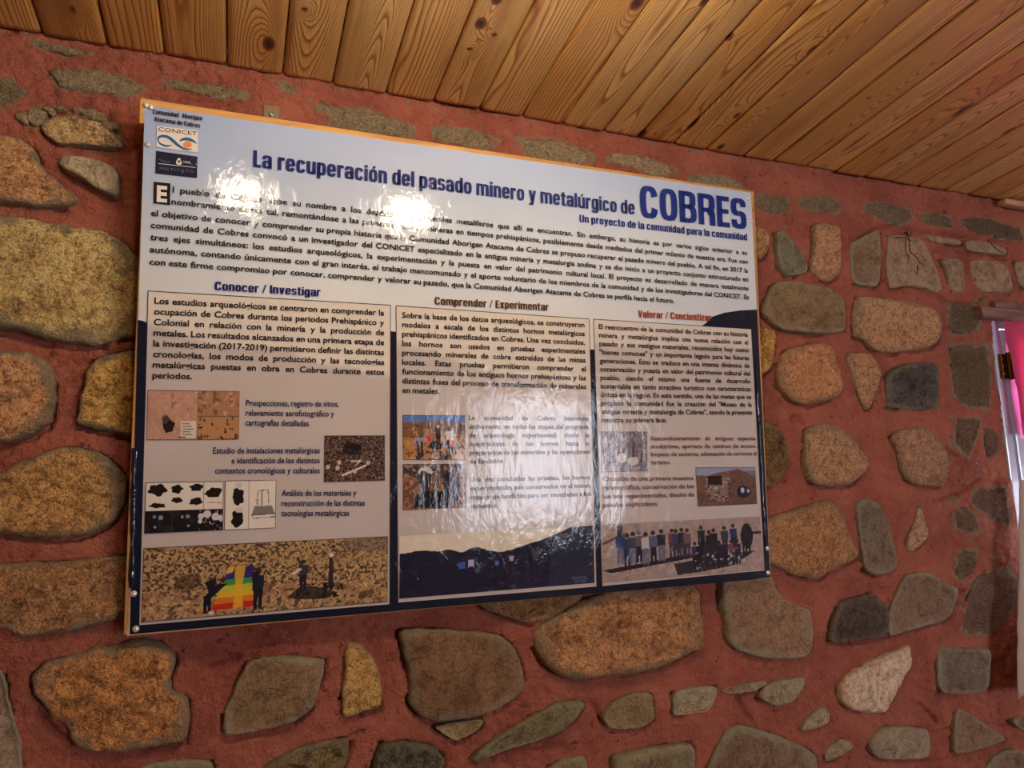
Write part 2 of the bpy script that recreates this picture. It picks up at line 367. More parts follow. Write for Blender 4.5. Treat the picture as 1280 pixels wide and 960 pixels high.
S('G', (144,124,100), [(1206,300),(1232,302),(1258,311),(1257,320),(1241,317),(1210,314)], .007, .3)
S('G', (146,126,102), [(1175,322),(1203,324),(1205,344),(1205,366),(1186,366),(1184,346)], .008, .3)
S('G', (152,130,104), [(1212,324),(1258,328),(1266,361),(1262,366),(1232,366),(1219,359),(1214,339)], .008, .3)
S('G', (148,126,102), [(1265,324),(1300,330),(1310,362),(1276,362)], .008, .3)
S('B', (118,106,86), [(1186,378),(1224,383),(1224,412),(1193,419),(1186,397)], .008)
S('B', (116,104,82), [(1190,431),(1234,431),(1240,462),(1238,512),(1213,510),(1194,494),(1189,452)], .01)
S('B', (122,102,84), [(1194,523),(1227,523),(1221,546),(1211,573),(1202,565),(1192,554)])
S('B', (118,96,84), [(1232,533),(1247,540),(1250,567),(1234,573)])
S('B', (120,98,84), [(1217,612),(1257,608),(1261,633),(1263,662),(1240,650),(1219,633)])
S('B', (120,104,82), [(1192,642),(1205,633),(1219,644),(1227,662),(1213,668),(1194,660)])
S('B', (118,104,80), [(1194,690),(1221,687),(1219,712),(1207,725),(1196,719)])
S('B', BB, [(58,84),(75,90),(112,86),(159,96),(184,109),(150,122),(131,114),(81,112)])
S('B', (140,132,100), [(-60,92),(0,96),(15,101),(28,112),(19,127),(0,139),(-60,134)])
S('B', (150,140,110), [(41,50),(75,58),(110,64),(100,70),(70,66),(50,60)])
S('B', (150,140,110), [(212,94),(240,105),(277,107),(311,114),(304,124),(276,126),(249,115),(210,109)])
S('B', (150,142,112), [(345,103),(372,108),(368,118),(352,114)])
S('B', BB, [(386,122),(409,133),(456,135),(480,144),(517,156),(517,174),(480,170),(427,163),(405,148)])
S('B', BB, [(544,157),(592,161),(622,176),(611,188),(555,179),(544,171)])
S('B', (168,156,126), [(647,172),(703,176),(737,190),(742,200),(725,211),(690,208),(655,196)])
S('B', (168,156,126), [(760,190),(800,195),(840,207),(850,217),(822,223),(800,212),(762,203)])
S('B', (160,150,122), [(865,217),(912,220),(934,236),(930,245),(860,230)])
S('B', (138,128,104), [(938,243),(965,243),(985,248),(987,265),(965,267),(940,257)])
S('B', (132,124,102), [(999,246),(1038,246),(1055,260),(1044,268),(1001,260)])
S('B', (132,122,100), [(1077,257),(1094,251),(1134,260),(1145,274),(1125,282),(1089,271)])
S('B', (130,118,96), [(1153,265),(1190,271),(1193,285),(1156,279)])
S('B', (118,104,88), [(1201,274),(1229,271),(1280,286),(1285,303),(1252,299),(1207,285)])
# rubble chips of cement above the upper left stone
for (x, y, r, e_) in [(30,147,8,.7), (46,146,9,1.), (60,138,8,.7), (78,136,10,.5), (101,138,9,.5), (120,145,10,.6), (137,158,8,.8)]:
    rr = np.random.RandomState(x * 7 + y)
    S('B', (170,160,126), [(x + r * 1.3 * math.cos(a) * rr.uniform(.6, 1.3) , y + e_ * r * math.sin(a) * rr.uniform(.5, 1.3) + .25 * r * math.cos(a)) for a in np.linspace(0, 6.283, 7)[:-1] + rr.uniform(0, 1)], .012, .3)

def inside(P, q):
    x, z = P[:, 0], P[:, 1]; r = np.zeros(len(P), bool); n = len(q)
    for i in range(n):
        x1, z1 = q[i]; x2, z2 = q[(i + 1) % n]
        c = ((z1 > z) != (z2 > z))
        if abs(z2 - z1) > 1e-12: r ^= c & (x < (x2 - x1) * (z - z1) / (z2 - z1) + x1)
    return r
def centroid(q):
    x, z = q[:, 0], q[:, 1]; x2, z2 = np.roll(x, -1), np.roll(z, -1); c = x * z2 - x2 * z; A = c.sum()
    return np.array([((x + x2) * c).sum(), ((z + z2) * c).sum()]) / (3 * A)

walls = {}
polys = []
for kind, col, H, al, pts in STONES:
    polys.append((kind, col, H, al, np.array([onw(x, y, -H * .55)[[0, 2]] for x, y in pts]), True))
# the same masonry goes on round the picture, coarser
rs = np.random.RandomState(4)
def proj(x, z):
    c = R.T @ (np.array([x, 0, z]) - CAM); q = K @ c; return q[:2] / q[2], c[2]
for j, zz in enumerate(np.arange(.12, WZ1 - .05, .205)):
    for i, xx in enumerate(np.arange(-1.3, 3.9, .225)):
        cx, cz = xx + rs.uniform(-.02, .02) + (.11 if j % 2 else 0), zz + rs.uniform(-.015, .015)
        (u, v), _ = proj(cx, cz)
        if -150 < u < 1400 and -110 < v < 1090: continue
        if OPX0 - .17 < cx < OPX1 + .17 and OPZ0 - .14 < cz < OPZ1 + .16: continue
        n = rs.randint(6, 9); a = np.sort(np.linspace(0, 6.283, n + 1)[:-1] + rs.uniform(-.25, .25, n))
        rx, rz = rs.uniform(.065, .095), rs.uniform(.05, .08)
        k = 'OGSG'[rs.randint(4)]; cc = {'O': OC, 'G': GB, 'S': SP}[k]
        polys.append((k, cc, .011, .6, np.stack([cx + rx * np.cos(a), cz + rz * np.sin(a)], 1), False))

# ---- mortar bed: one continuous relief, sunk where the stones sit
xs = np.unique(np.concatenate([np.arange(WX0, -.62, .03), np.arange(-.62, 2.36, .0042), np.arange(2.36, WX1 + .03, .03), [OPX0, OPX1]]))
zs = np.unique(np.concatenate([np.arange(0, .62, .03), np.arange(.62, WZ1 + .03, .0042), [OPZ0, OPZ1]]))
XX, ZZ = np.meshgrid(xs, zs, indexing='ij'); P = np.stack([XX.ravel(), ZZ.ravel()], 1)
x, z = P[:, 0], P[:, 1]
hgt = .009 * fbm(x * 7, z * 9, 3, 4) + .0038 * fbm(x * 26, z * 40, 8, 4)
rough_zone = np.clip(fbm(x * 4 + 3, z * 4, 51, 2) * 2.2 + np.clip((x - 1.55) * .9, 0, .8) + np.clip((z - (WZ1 - .16)) * 6, 0, .7), 0, 1)
hgt = hgt + rough_zone * .0085 * fbm(x * 60, z * 85, 12, 4)
cr = ridge(x * 9 + .3 * fbm(x * 30, z * 30, 5), z * 11, 21, 2)
hgt = hgt - .007 * np.clip((cr - .93) / .05, 0, 1) * np.clip(rough_zone + .15, 0, 1)
depth = np.zeros(len(P)); bare = np.zeros(len(P))
for kind, col, H, al, q, vis in polys:
    lo, hi = q.min(0) - .02, q.max(0) + .02
    idx = np.where((x > lo[0]) & (x < hi[0]) & (z > lo[1]) & (z < hi[1]))[0]
    c = centroid(q); sz = np.sqrt(np.prod(hi - lo - .04))
    e = min(.5, .010 / max(sz * .5, .01))
    inn = inside(P[idx], c + (q - c) * (1 - e)); depth[idx[inn]] = np.maximum(depth[idx[inn]], .016)
    inn = inside(P[idx], c + (q - c) * (1 + e * .6)); bare[idx[inn]] = np.maximum(bare[idx[inn]], .6 if kind == 'B' else .2)
    if vis and kind != 'B':             # the paint has cracked away under many stones and leaves a dark gap
        sh = c + (q - c) * (1 + e * .35) + [0, -.0045]
        inn = inside(P[idx], sh); gx_ = fbm(P[idx][:, 0] * 14, P[idx][:, 1] * 14, 77, 2) > -.08
        depth[idx[inn & gx_]] = np.maximum(depth[idx[inn & gx_]], .013)
bare = np.maximum(bare, .42 * np.clip((z - (WZ1 - .022)) / .012, 0, 1))
def segd(pts):
    d = np.full(len(P), 9.); pts = np.array([onw(a_, b_)[[0, 2]] for a_, b_ in pts])
    lo, hi = pts.min(0) - .03, pts.max(0) + .03
    ii = np.where((x > lo[0]) & (x < hi[0]) & (z > lo[1]) & (z < hi[1]))[0]; Q = P[ii] + .004 * np.stack([fbm(P[ii][:, 0] * 60, P[ii][:, 1] * 60, 5, 2), fbm(P[ii][:, 0] * 60, P[ii][:, 1] * 60, 9, 2)], 1)
    for k in range(len(pts) - 1):
        a_, b_ = pts[k], pts[k + 1]; ab = b_ - a_; t_ = np.clip(((Q - a_) @ ab) / (ab @ ab), 0, 1)
        d[ii] = np.minimum(d[ii], np.linalg.norm(Q - a_ - t_[:, None] * ab, axis=1))
    return d
CRACKS = [([(1095,283),(1130,284),(1165,290),(1200,295),(1240,300),(1280,305)], .004), ([(1112,362),(1128,357),(1145,359),(1165,368),(1180,377),(1205,381),(1222,379),(1232,369)], .005),
  ([(1101,290),(1103,320),(1101,350)], .004), ([(1063,298),(1078,297),(1092,284)], .006), ([(1168,312),(1200,317),(1240,320),(1258,324)], .003),
  ([(990,525),(997,522),(1004,529)], .008), ([(1196,738),(1206,742)], .009), ([(1040,804),(1060,806),(1090,800)], .004), ([(1180,560),(1205,575)], .004),
  ([(1225,600),(1200,618),(1170,628)], .005), ([(690,765),(730,748)], .005), ([(62,172),(90,184),(120,186),(150,190),(158,190)], .006), ([(78,212),(100,228),(125,243),(148,250)], .006),
  ([(48,150),(60,140),(100,132),(130,140),(142,158),(158,176)], .005), ([(905,752),(903,720)], .007), ([(275,925),(300,924),(340,914)], .006), ([(263,836),(285,832),(296,824)], .008),
  ([(420,926),(440,920),(455,912)], .003), ([(660,934),(700,932),(706,938),(720,930)], .005), ([(740,880),(748,895),(765,914)], .006), ([(0,415),(40,428),(90,434),(125,434)], .006),
  ([(50,896),(70,915),(90,930)], .006), ([(560,754),(600,764),(640,774),(664,784)], .004), ([(0,560),(40,548),(60,535)], .004), ([(920,868),(935,895),(945,905)], .004), ([(1175,905),(1150,880)], .003)]
for pts_, wd_ in CRACKS:
    d_ = segd(pts_); depth = np.maximum(depth, .012 * np.clip(1.3 - d_ / wd_, 0, 1))
# places where the paint coat is missing and the rough cement shows
for zp in ([(20,140),(50,128),(80,128),(115,128),(145,142),(160,180),(150,182),(120,148),(90,142),(60,150),(48,170),(28,160)], [(1180,420),(1230,360),(1290,370),(1290,420),(1250,600),(1262,720),(1240,800),(1195,760),(1185,640)],
           [(330,100),(380,118),(400,150),(370,150),(340,122)], [(60,52),(140,68),(240,88),(235,96),(130,76),(55,60)], [(700,690),(600,700),(560,752),(600,760),(660,755)]):
    zq = np.array([onw(a_, b_)[[0, 2]] for a_, b_ in zp]); lo, hi = zq.min(0), zq.max(0)
    ii = np.where((x > lo[0]) & (x < hi[0]) & (z > lo[1]) & (z < hi[1]))[0]; ii = ii[inside(P[ii], zq)]
    bare[ii] = np.maximum(bare[ii], .36 + .3 * fbm(x[ii] * 14, z[ii] * 14, 4, 2)); hgt[ii] += .006 * fbm(x[ii] * 70, z[ii] * 80, 15, 3)

yv = -(hgt) + depth
# outside the rich zone nothing special; the edge of the window opening is flat
V = np.stack([x, yv, z], 1); Fq = gridf(len(xs), len(zs))
fc = V[Fq].mean(1)
keep = ~((fc[:, 0] > OPX0) & (fc[:, 0] < OPX1) & (fc[:, 2] > OPZ0) & (fc[:, 2] < OPZ1))
wall = struct(mesh('wall_front', V, Fq[keep], M_MORTAR, smooth=True, attrs={'bare': bare}))
# reveal of the opening
TH = .38
struct(boxes('trim_1', [(OPX0 - .02, OPX0, .012, TH, OPZ0, OPZ1), (OPX1, OPX1 + .02, .012, TH, OPZ0, OPZ1),
       (OPX0, OPX1, .012, TH, OPZ0 - .02, OPZ0), (OPX0, OPX1, .012, TH, OPZ1, OPZ1 + .02)], M_MORTAR))

def stone(kind, col, H, al, q, vis, idx):
    N, rings = (104, 24) if vis else (28, 7)
    rs = np.random.RandomState(idx + 11)
    for _ in range(2):
        q = np.stack([.82 * q + .18 * np.roll(q, -1, 0), .18 * q + .82 * np.roll(q, -1, 0)], 1).reshape(-1, 2)
    c = centroid(q)
    seg = np.linalg.norm(np.roll(q, -1, 0) - q, axis=1); s = np.concatenate([[0], np.cumsum(seg)])
    tt = np.linspace(0, s[-1], N, endpoint=False); qq = np.vstack([q, q[:1]])
    o = np.stack([np.interp(tt, s, qq[:, 0]), np.interp(tt, s, qq[:, 1])], 1)
    size = math.sqrt(abs((q[:, 0] * np.roll(q[:, 1], -1) - np.roll(q[:, 0], -1) * q[:, 1]).sum() / 2))
    d = o - c; rad = np.linalg.norm(d, axis=1, keepdims=True)
    amp = {'B': .008, 'O': .0045, 'G': .0032, 'S': .0035, 'D': .0035, 'W': .004}[kind]
    o = c + d / rad * (rad + amp * fbm(o[:, 0] * 70, o[:, 1] * 70, idx, 3)[:, None] + .0006 * size)
    rr = np.concatenate([[1.0, 1.0], 1 - (np.linspace(0, 1, rings - 1)[1:-1]) ** 1.9])
    pts = [c[None, :] + (o - c) * r for r in rr] ; A = np.concatenate(pts)
    rv = np.repeat(rr, N)
    pw = {'B': 3, 'O': 16, 'G': 40, 'S': 16, 'D': 30, 'W': 26}[kind]
    prof = H * np.sqrt(np.clip(1 - rv ** pw, 0, 1))
    a, b = A[:, 0], A[:, 1]; env = 1 - rv ** 6
    ang = rs.uniform(0, 6.28); tl = rs.uniform(.02, .10)
    prof += env * tl * ((a - c[0]) * math.cos(ang) + (b - c[1]) * math.sin(ang))
    if kind == 'O':
        prof += env * (.012 * fbm(a * 16, b * 22, idx, 4) + .007 * fbm(a * 70, b * 90, idx + 5, 3) - .006 * np.clip((ridge(a * 13, b * 20, idx, 2) - .88) / .08, 0, 1))
    elif kind == 'G':
        fa = fbm(a * 8, b * 9, idx, 2); prof += env * (.010 * np.round(fa * 4) / 4 * .5 + .005 * fa + .0028 * fbm(a * 50, b * 50, idx, 3))
    elif kind == 'S':
        prof += env * (.008 * fbm(a * 14, b * 14, idx, 3) + .005 * fbm(a * 110, b * 110, idx, 2))
    elif kind == 'B':
        prof += .0045 * fbm(a * 80, b * 90, idx, 3) * (rv < .995)
    else:
        prof += env * (.007 * fbm(a * 22, b * 26, idx, 3) + .002 * fbm(a * 100, b * 100, idx, 2))
    y = -prof; y[:N] = .014; y[N:2 * N] = np.minimum(y[N:2 * N], -.0005 if kind != 'B' else .001)
    V = np.vstack([np.stack([a, y, b], 1), [[c[0], y[-N:].mean(), c[1]]]])
    nr = len(rr); i = np.arange(N); j = np.roll(i, -1); Fs = []
    for k in range(nr - 1): Fs.append(np.stack([k * N + i, (k + 1) * N + i, (k + 1) * N + j, k * N + j], 1))
    Fs = [tuple(f) for f in np.concatenate(Fs)] + [((nr - 1) * N + int(u), nr * N, (nr - 1) * N + int(v)) for u, v in zip(i, j)]
    # outline direction decides which way faces look
    if (q[:, 0] * np.roll(q[:, 1], -1) - np.roll(q[:, 0], -1) * q[:, 1]).sum() > 0: pass
    else: Fs = [f[::-1] for f in Fs]
    ob = mesh('stone', V, Fs, MATS[kind], wall, smooth=True, attrs={'rim': np.append(rv, 0)})
    k = rs.uniform(.94, 1.06)
    cl = np.clip(lin(col) * k * dict(O=1.5, S=1.4, G=1.2, B=1.35, D=1.2, W=1.5)[kind] * np.array([1.04, 1.0, 1.06]), 0, .95); ob.color = (float(cl[0]), float(cl[1]), float(cl[2]), al)
for i, (kind, col, H, al, q, vis) in enumerate(polys): stone(kind, col, H, al, q, vis, i)

# little dry roots hanging out of the joint near the window
def tube(name, pts, r, mat, parent=None, seg=6):
    pts = np.array(pts, float); V = []; Fs = []
    for k, p_ in enumerate(pts):
        d = pts[min(k + 1, len(pts) - 1)] - pts[max(k - 1, 0)]; d = n_(d)
        a = n_(np.cross(d, [.3, 1, .2])); b = np.cross(d, a); rr = r * (1 - .6 * k / len(pts))
        for s in range(seg):
            an = 2 * math.pi * s / seg; V.append(p_ + rr * (a * math.cos(an) + b * math.sin(an)))
    for k in range(len(pts) - 1):
        for s in range(seg): Fs.append((k * seg + s, k * seg + (s + 1) % seg, (k + 1) * seg + (s + 1) % seg, (k + 1) * seg + s))
    Fs += [tuple(range(seg))[::-1], tuple(range((len(pts) - 1) * seg, len(pts) * seg))]
    return mesh(name, V, Fs, mat, parent, smooth=True)
M_ROOT = flat('dry_root', (58, 42, 32), .9)
for pl in ([(1133,288),(1132,302),(1132,315),(1136,322),(1134,330)], [(1134,290),(1137,304),(1137,314),(1144,320),(1150,328),(1154,332)],
           [(1120,297),(1130,297),(1140,301)], [(1147,332),(1147,338),(1145,344)], [(1234,300),(1244,310),(1256,318)], [(1130,290),(1136,295),(1140,290)]):
    tube('dry_root', [onw(a_, b_, -.022) for a_, b_ in pl], .0016, M_ROOT, wall)

# ================================================================== CEILING
pd = n_(ray(293.5, 733)); SL = pd[2] / pd[1]
def ceil_z(y): return WZ1 + SL * y
def onc(px, py):
    r = ray(px, py); s = (WZ1 + SL * (CAM[1]) - CAM[2]) / (r[2] - SL * r[1]); return CAM + r * s
ceiling = struct(mesh('ceiling', [(WX0, .05, ceil_z(.05) + .035), (WX1, .05, ceil_z(.05) + .035), (WX1, BACK, ceil_z(BACK) + .035), (WX0, BACK, ceil_z(BACK) + .035),
                             (WX0, .05, ceil_z(.05) + .06), (WX1, .05, ceil_z(.05) + .06), (WX1, BACK, ceil_z(BACK) + .06), (WX0, BACK, ceil_z(BACK) + .06)],
                 [(0, 3, 2, 1), (4, 5, 6, 7), (0, 1, 5, 4), (2, 3, 7, 6), (1, 2, 6, 5), (3, 0, 4, 7)], M_DARK))
JP = [(52.5,46.9),(134,63.8),(205.3,76.9),(284,86),(353.4,99.4),(416,110.6),(482.8,118),(542.8,131),(600,142.5),(653.4,152),(704,161),(755,171),(799,179),(843.8,186),(884,193),(931,200),(968,211),(1010,221)]
JX = [onw(a, b, -.006)[0] for a, b in JP]
dx = (JX[-1] - JX[0]) / (len(JX) - 1)
while JX[0] > WX0: JX.insert(0, JX[0] - dx)
while JX[-1] < WX1: JX.append(JX[-1] + dx)
KN = []     # knots: pixel, radius across, radius along (m), depth of ring warp
for px_, py_, ra, rb in [(91,11,.005,.010),(336,55,.0115,.020),(381,12,.006,.006),(601,30,.011,.016),(618,44,.006,.007),(621,1,.010,.012),
        (587,62,.006,.006),(911,48,.008,.012),(796,4,.012,.018),(802,168,.012,.018),(819,167,.004,.005),(866,156,.007,.03),(921,144,.007,.012),
        (901,183,.009,.014),(868,188,.006,.007),(1015,62,.006,.014),(1086,123,.004,.006),(1070,178,.004,.05),(1203,137,.008,.03),(1261,164,.006,.02),(1253,182,.004,.02),(1032,207,.004,.006),(880,2,.007,.012)]:
    c = onc(px_, py_); KN.append((c[0], c[1], ra, rb))
rsn = np.random.RandomState(9)
for k in range(110):
    X_, Y_ = rsn.uniform(WX0, WX1), rsn.uniform(BACK, -.1)
    c = R.T @ (np.array([X_, Y_, ceil_z(Y_)]) - CAM)
    if c[2] > .05:
        q = K @ c; q = q / q[2]
        if -20 < q[0] < 1300 and -20 < q[1] < 960: continue
    KN.append((X_, Y_, rsn.uniform(.005, .012), rsn.uniform(.01, .03)))
for i in range(len(JX) - 1):
    x0, x1 = JX[i] + .0008, JX[i + 1] - .0008
    near = -.7 < x0 < 2.6
    rs = np.random.RandomState(i + 70)
    gap = .004 + rs.uniform(0, .005)
    if 0 <= i: pass
    ys = np.concatenate([-gap - np.arange(0, 1.25, .008 if near else .05), -gap - np.arange(1.3, -BACK, .05)])
    fx = np.array([0, .0012, .0045] + list(np.linspace(.0095, (x1 - x0) - .0095, 20 if near else 6)) + [(x1 - x0) - .0045, (x1 - x0) - .0012, x1 - x0])
    dz = np.zeros(len(fx)); dz[[0, -1]] = .009; dz[[1, -2]] = .0045; dz[[2, -3]] = .0012
    GX, GY = np.meshgrid(x0 + fx, ys, indexing='ij'); DZ = np.repeat(dz[:, None], len(ys), 1)
    off = rs.uniform(-.0012, .0012)
    Z = WZ1 + SL * GY + DZ + off
    a, b = GX.ravel(), GY.ravel()
    base = (a - x0) * rs.uniform(70, 130) * rs.choice([1, -1])
    cath = rs.uniform(3.0, 8.5) if rs.rand() < .6 else .8      # flat-sawn boards show cathedral figure
    xc = x0 + (x1 - x0) * rs.uniform(.3, .7); y0 = rs.uniform(-1, 1)
    ring = base * (.4 if cath > 2 else 1) + cath * (-((a - xc) / .03) ** 2 * .8 + .9 * fbm(b * 1.6 + y0, a * 0 + i, i, 2) * 2 + b * 1.3)
    ring = ring + 1.6 * fbm(a * 16, b * 3.2, i + 200, 3)
    knot = np.zeros(len(a))
    for kx, ky, ra, rb in KN:
        if kx < x0 - .004 or kx > x1 + .004: continue
        d = np.sqrt(((a - kx) / ra) ** 2 + ((b - ky) / rb) ** 2)
        knot = np.maximum(knot, np.clip(1.5 - d * .98, 0, 1) * (1 if d.size else 1))
        ring = ring + 5.5 * np.exp(-(((a - kx) / (ra * 2.6)) ** 2 + ((b - ky) / (rb * 3.2)) ** 2))
    nx, ny = len(fx), len(ys)
    V = np.stack([a, b, Z.ravel()], 1)
    top = V.copy(); k0 = len(V)
    Fq = gridf(nx, ny)
    # end grain at the wall and the two long edges
    e = np.arange(nx) * ny; s1 = np.arange(ny); s2 = (nx - 1) * ny + np.arange(ny)
    ex = V[e] + [0, 0, .014]; Vx = np.vstack([V, ex]); ei = k0 + np.arange(nx)
    Fe = np.stack([e[:-1], ei[:-1], ei[1:], e[1:]], 1)
    k1 = len(Vx); Vx = np.vstack([Vx, V[s1] + [0, 0, .008], V[s2] + [0, 0, .008]])
    a1 = k1 + np.arange(ny); a2 = k1 + ny + np.arange(ny)
    Fs1 = np.stack([s1[:-1], s1[1:], a1[1:], a1[:-1]], 1); Fs2 = np.stack([s2[:-1], a2[:-1], a2[1:], s2[1:]], 1)
    Fall = np.concatenate([Fq, Fe, Fs1, Fs2])
    ext = lambda v: np.concatenate([v, v[e], v[s1], v[s2]])
    pl = mesh('plank', Vx, Fall, M_PINE, ceiling, smooth=False, attrs={'ring': ext(ring), 'knot': ext(knot), 'along': ext(b), 'across': ext(a)})
    if near:
        cx = (x0 + x1) / 2 + rs.uniform(-.02, .02); zz = ceil_z(-gap - .011) + off
        lathe('nail_head', [(.0016, .0012), (.0018, -.0006)], M_STEEL, pl, 8, 'z', (cx, -gap - .011, zz - .0008))
# short wooden moulding that starts near the window
tp = onw(1253, 263, -.02)
ld = boxes('trim_2', [(tp[0], WX1, -.034, -.004, WZ1 - .022, WZ1 - .004)], M_TRIM, None, .006); struct(ld)

# ================================================================== REST OF THE ROOM
struct(boxes('floor', [(WX0 - .2, WX1 + .2, BACK - .2, .4, -.1, 0)], M_FLOOR))
HT = ceil_z(BACK) + .1
struct(mesh('wall_left', [(WX0, .05, 0), (WX0, BACK, 0), (WX0, BACK, HT), (WX0, .05, WZ1 + .04), (WX0 - .1, .05, 0), (WX0 - .1, BACK, 0), (WX0 - .1, BACK, HT), (WX0 - .1, .05, WZ1 + .04)],
     [(0, 1, 2, 3), (7, 6, 5, 4), (0, 4, 5, 1), (1, 5, 6, 2), (2, 6, 7, 3), (3, 7, 4, 0)], M_PLASTER))
struct(mesh('wall_right', [(WX1, .05, 0), (WX1, BACK, 0), (WX1, BACK, HT), (WX1, .05, WZ1 + .04), (WX1 + .1, .05, 0), (WX1 + .1, BACK, 0), (WX1 + .1, BACK, HT), (WX1 + .1, .05, WZ1 + .04)],
     [(3, 2, 1, 0), (4, 5, 6, 7), (1, 5, 4, 0), (2, 6, 5, 1), (3, 7, 6, 2), (0, 4, 7, 3)], M_PLASTER))
a, b, c, d = W2
struct(boxes('wall_back', [(WX0, a, BACK - .15, BACK, 0, HT), (b, WX1, BACK - .15, BACK, 0, HT), (a, b, BACK - .15, BACK, 0, c), (a, b, BACK - .15, BACK, d, HT)], M_PLASTER))
w2 = struct(boxes('window_2', [(a, a + .05, BACK - .1, BACK - .05, c, d), (b - .05, b, BACK - .1, BACK - .05, c, d), (a, b, BACK - .1, BACK - .05, c, c + .05), (a, b, BACK - .1, BACK - .05, d - .05, d),
        ((a + b) / 2 - .03, (a + b) / 2 + .03, BACK - .1, BACK - .05, c, d)], M_WPAINT))

# ---- window at the right edge
wf = struct(empty('window_1', (OPX0, 0, OPZ0)))
def wbox(name, b_, mat, bev=0, par=wf):
    return boxes(name, [(b_[0] - OPX0, b_[1] - OPX0, b_[2], b_[3], b_[4] - OPZ0, b_[5] - OPZ0)], mat, par, bev)
PW = .034
for nm, bb in (('frame_post', (OPX0, OPX0 + PW, -.004, .05, OPZ0, OPZ1)), ('frame_post', (OPX1 - PW, OPX1, -.004, .05, OPZ0, OPZ1)),
               ('frame_rail', (OPX0 + PW, OPX1 - PW, -.004, .05, OPZ1 - PW, OPZ1)), ('frame_rail', (OPX0 + PW, OPX1 - PW, -.004, .05, OPZ0, OPZ0 + PW))):
    wbox(nm, bb, M_WPAINT, .004)
sx0, sx1, sz0, sz1 = OPX0 + PW + .004, OPX1 - PW - .004, OPZ0 + PW + .004, OPZ1 - PW - .004
for nm, bb in (('sash_stile', (sx0, sx0 + .04, -.008, .03, sz0, sz1)), ('sash_stile', (sx1 - .04, sx1, -.008, .03, sz0, sz1)),
               ('sash_rail', (sx0 + .04, sx1 - .04, -.008, .03, sz1 - .04, sz1)), ('sash_rail', (sx0 + .04, sx1 - .04, -.008, .03, sz0, sz0 + .04))):
    wbox(nm, bb, M_WPAINT, .004)
t = NT('window_glass'); t.set(Base_Color=(1, 1, 1, 1), Roughness=.0, Transmission_Weight=1., IOR=1.1); M_GLASS = t.m
wbox('pane', (sx0 + .035, sx1 - .035, .010, .014, sz0 + .035, sz1 - .035), M_GLASS)
hz0, hz1 = float(onw(1258, 474)[2]), float(onw(1256, 444)[2])
hg = wbox('hinge', (OPX0 + .010, OPX0 + PW + .026, -.014, -.003, hz0, hz1), M_BRASS, .001)
lathe('hinge_barrel', [(.006, hz0 - OPZ0 - .004), (.0075, hz0 - OPZ0), (.0075, hz1 - OPZ0), (.006, hz1 - OPZ0 + .004)], M_BRASS, hg, 12, 'z', (PW + .002, -.018, 0))
for q_ in range(3):
    for s_ in (0, 1):
        lathe('screw_head', [(.0032, 0), (.0022, .0016)], M_STEEL, hg, 8, 'y', ((.0165 if s_ == 0 else PW + .019), -.0135, hz0 - OPZ0 + (hz1 - hz0) * (.2 + .3 * q_)))
# wooden lintel board over the window
lp = onw(1228, 391, -.03)
def rough_board(name, x0, x1, y0, y1, z0, z1, mat, amp=.002):
    n = 60; xs = np.linspace(x0, x1, n); prof = [(y1, z0), (y0 + .003, z0), (y0, z0 + .003), (y0, (z0 + z1) / 2), (y0, z1 - .003), (y0 + .003, z1), (y1, z1)]
    V = []
    for k, X in enumerate(xs):
        for m, (y, z) in enumerate(prof):
            V.append((X, y + (amp * float(fbm(X * 30, m * .7, 5, 2)) if m not in (0, 6) else 0), z + amp * float(fbm(X * 22, m * .4 + 9, 7, 2))))
    m = len(prof); Fs = [(k * m + j, k * m + j + 1, (k + 1) * m + j + 1, (k + 1) * m + j) for k in range(n - 1) for j in range(m - 1)]
    Fs += [tuple(range(m))[::-1], tuple(range((n - 1) * m, n * m))]
    return mesh(name, V, Fs, mat, None)
zt = float(onw(1235, 383, -.03)[2]); zb = float(onw(1235, 397, -.03)[2])
struct(rough_board('trim_3', float(lp[0]), OPX1 + .12, -.03, .01, zb, zt, M_LINT))
zt2 = float(onw(1250, 376, -.015)[2])
struct(rough_board('trim_4', float(onw(1243, 380, -.015)[0]), OPX1 + .15, -.016, .01, zt + .004, zt2, M_LINT, .004))

# ---- curtains
def cloth(name, x0, x1, z0, z1, Y, mat, folds, amp, lean=0., seed=0, th=.0015):
    nu, nv = 70, 40; U, Vv = np.meshgrid(np.linspace(0, 1, nu), np.linspace(0, 1, nv), indexing='ij')
    X = x0 + (x1 - x0) * U + lean * (1 - Vv) ; Zz = z0 + (z1 - z0) * Vv + .006 * np.sin(U * folds * 6.283)*(1-Vv)
    Yy = Y + amp * np.sin(U * folds * 6.283 + 1.2 * fbm(U * 3, Vv * 2, seed, 2)) * (1.1 - .5 * Vv) + .004 * fbm(U * 10, Vv * 8, seed + 3, 2)
    V = np.stack([X.ravel(), Yy.ravel(), Zz.ravel()], 1)
    o = mesh(name, V, gridf(nu, nv), mat, None, smooth=True)
    m = o.modifiers.new('s', 'SOLIDIFY'); m.thickness = th; return o
def cloth_mat(name, c, tr):
    t = NT(name); t.set(Base_Color=L4(c), Roughness=.85)
    ts = t.n('BsdfTranslucent'); ts.inputs[0].default_value = L4(c); mx = t.n('MixShader'); mx.inputs[0].default_value = tr
    t.l(t.b.outputs[0], mx.inputs[1]); t.l(ts.outputs[0], mx.inputs[2]); t.l(mx.outputs[0], t.t.nodes['Material Output'].inputs[0])
    wv = t.n('TexWave'); wv.inputs['Scale'].default_value = 300; t.l(t.pos(), wv.inputs['Vector']); t.bump(wv.outputs['Fac'], .0004)
    return t.m
cx0 = float(onw(1266.5, 470, -.034)[0])
pc = cloth('pink_curtain', cx0, OPX1 - .02, float(onw(1275, 545, -.03)[2]), zb - .004, -.034, cloth_mat('pink_cloth', (236, 96, 142), .38), 9, .012, 0.)
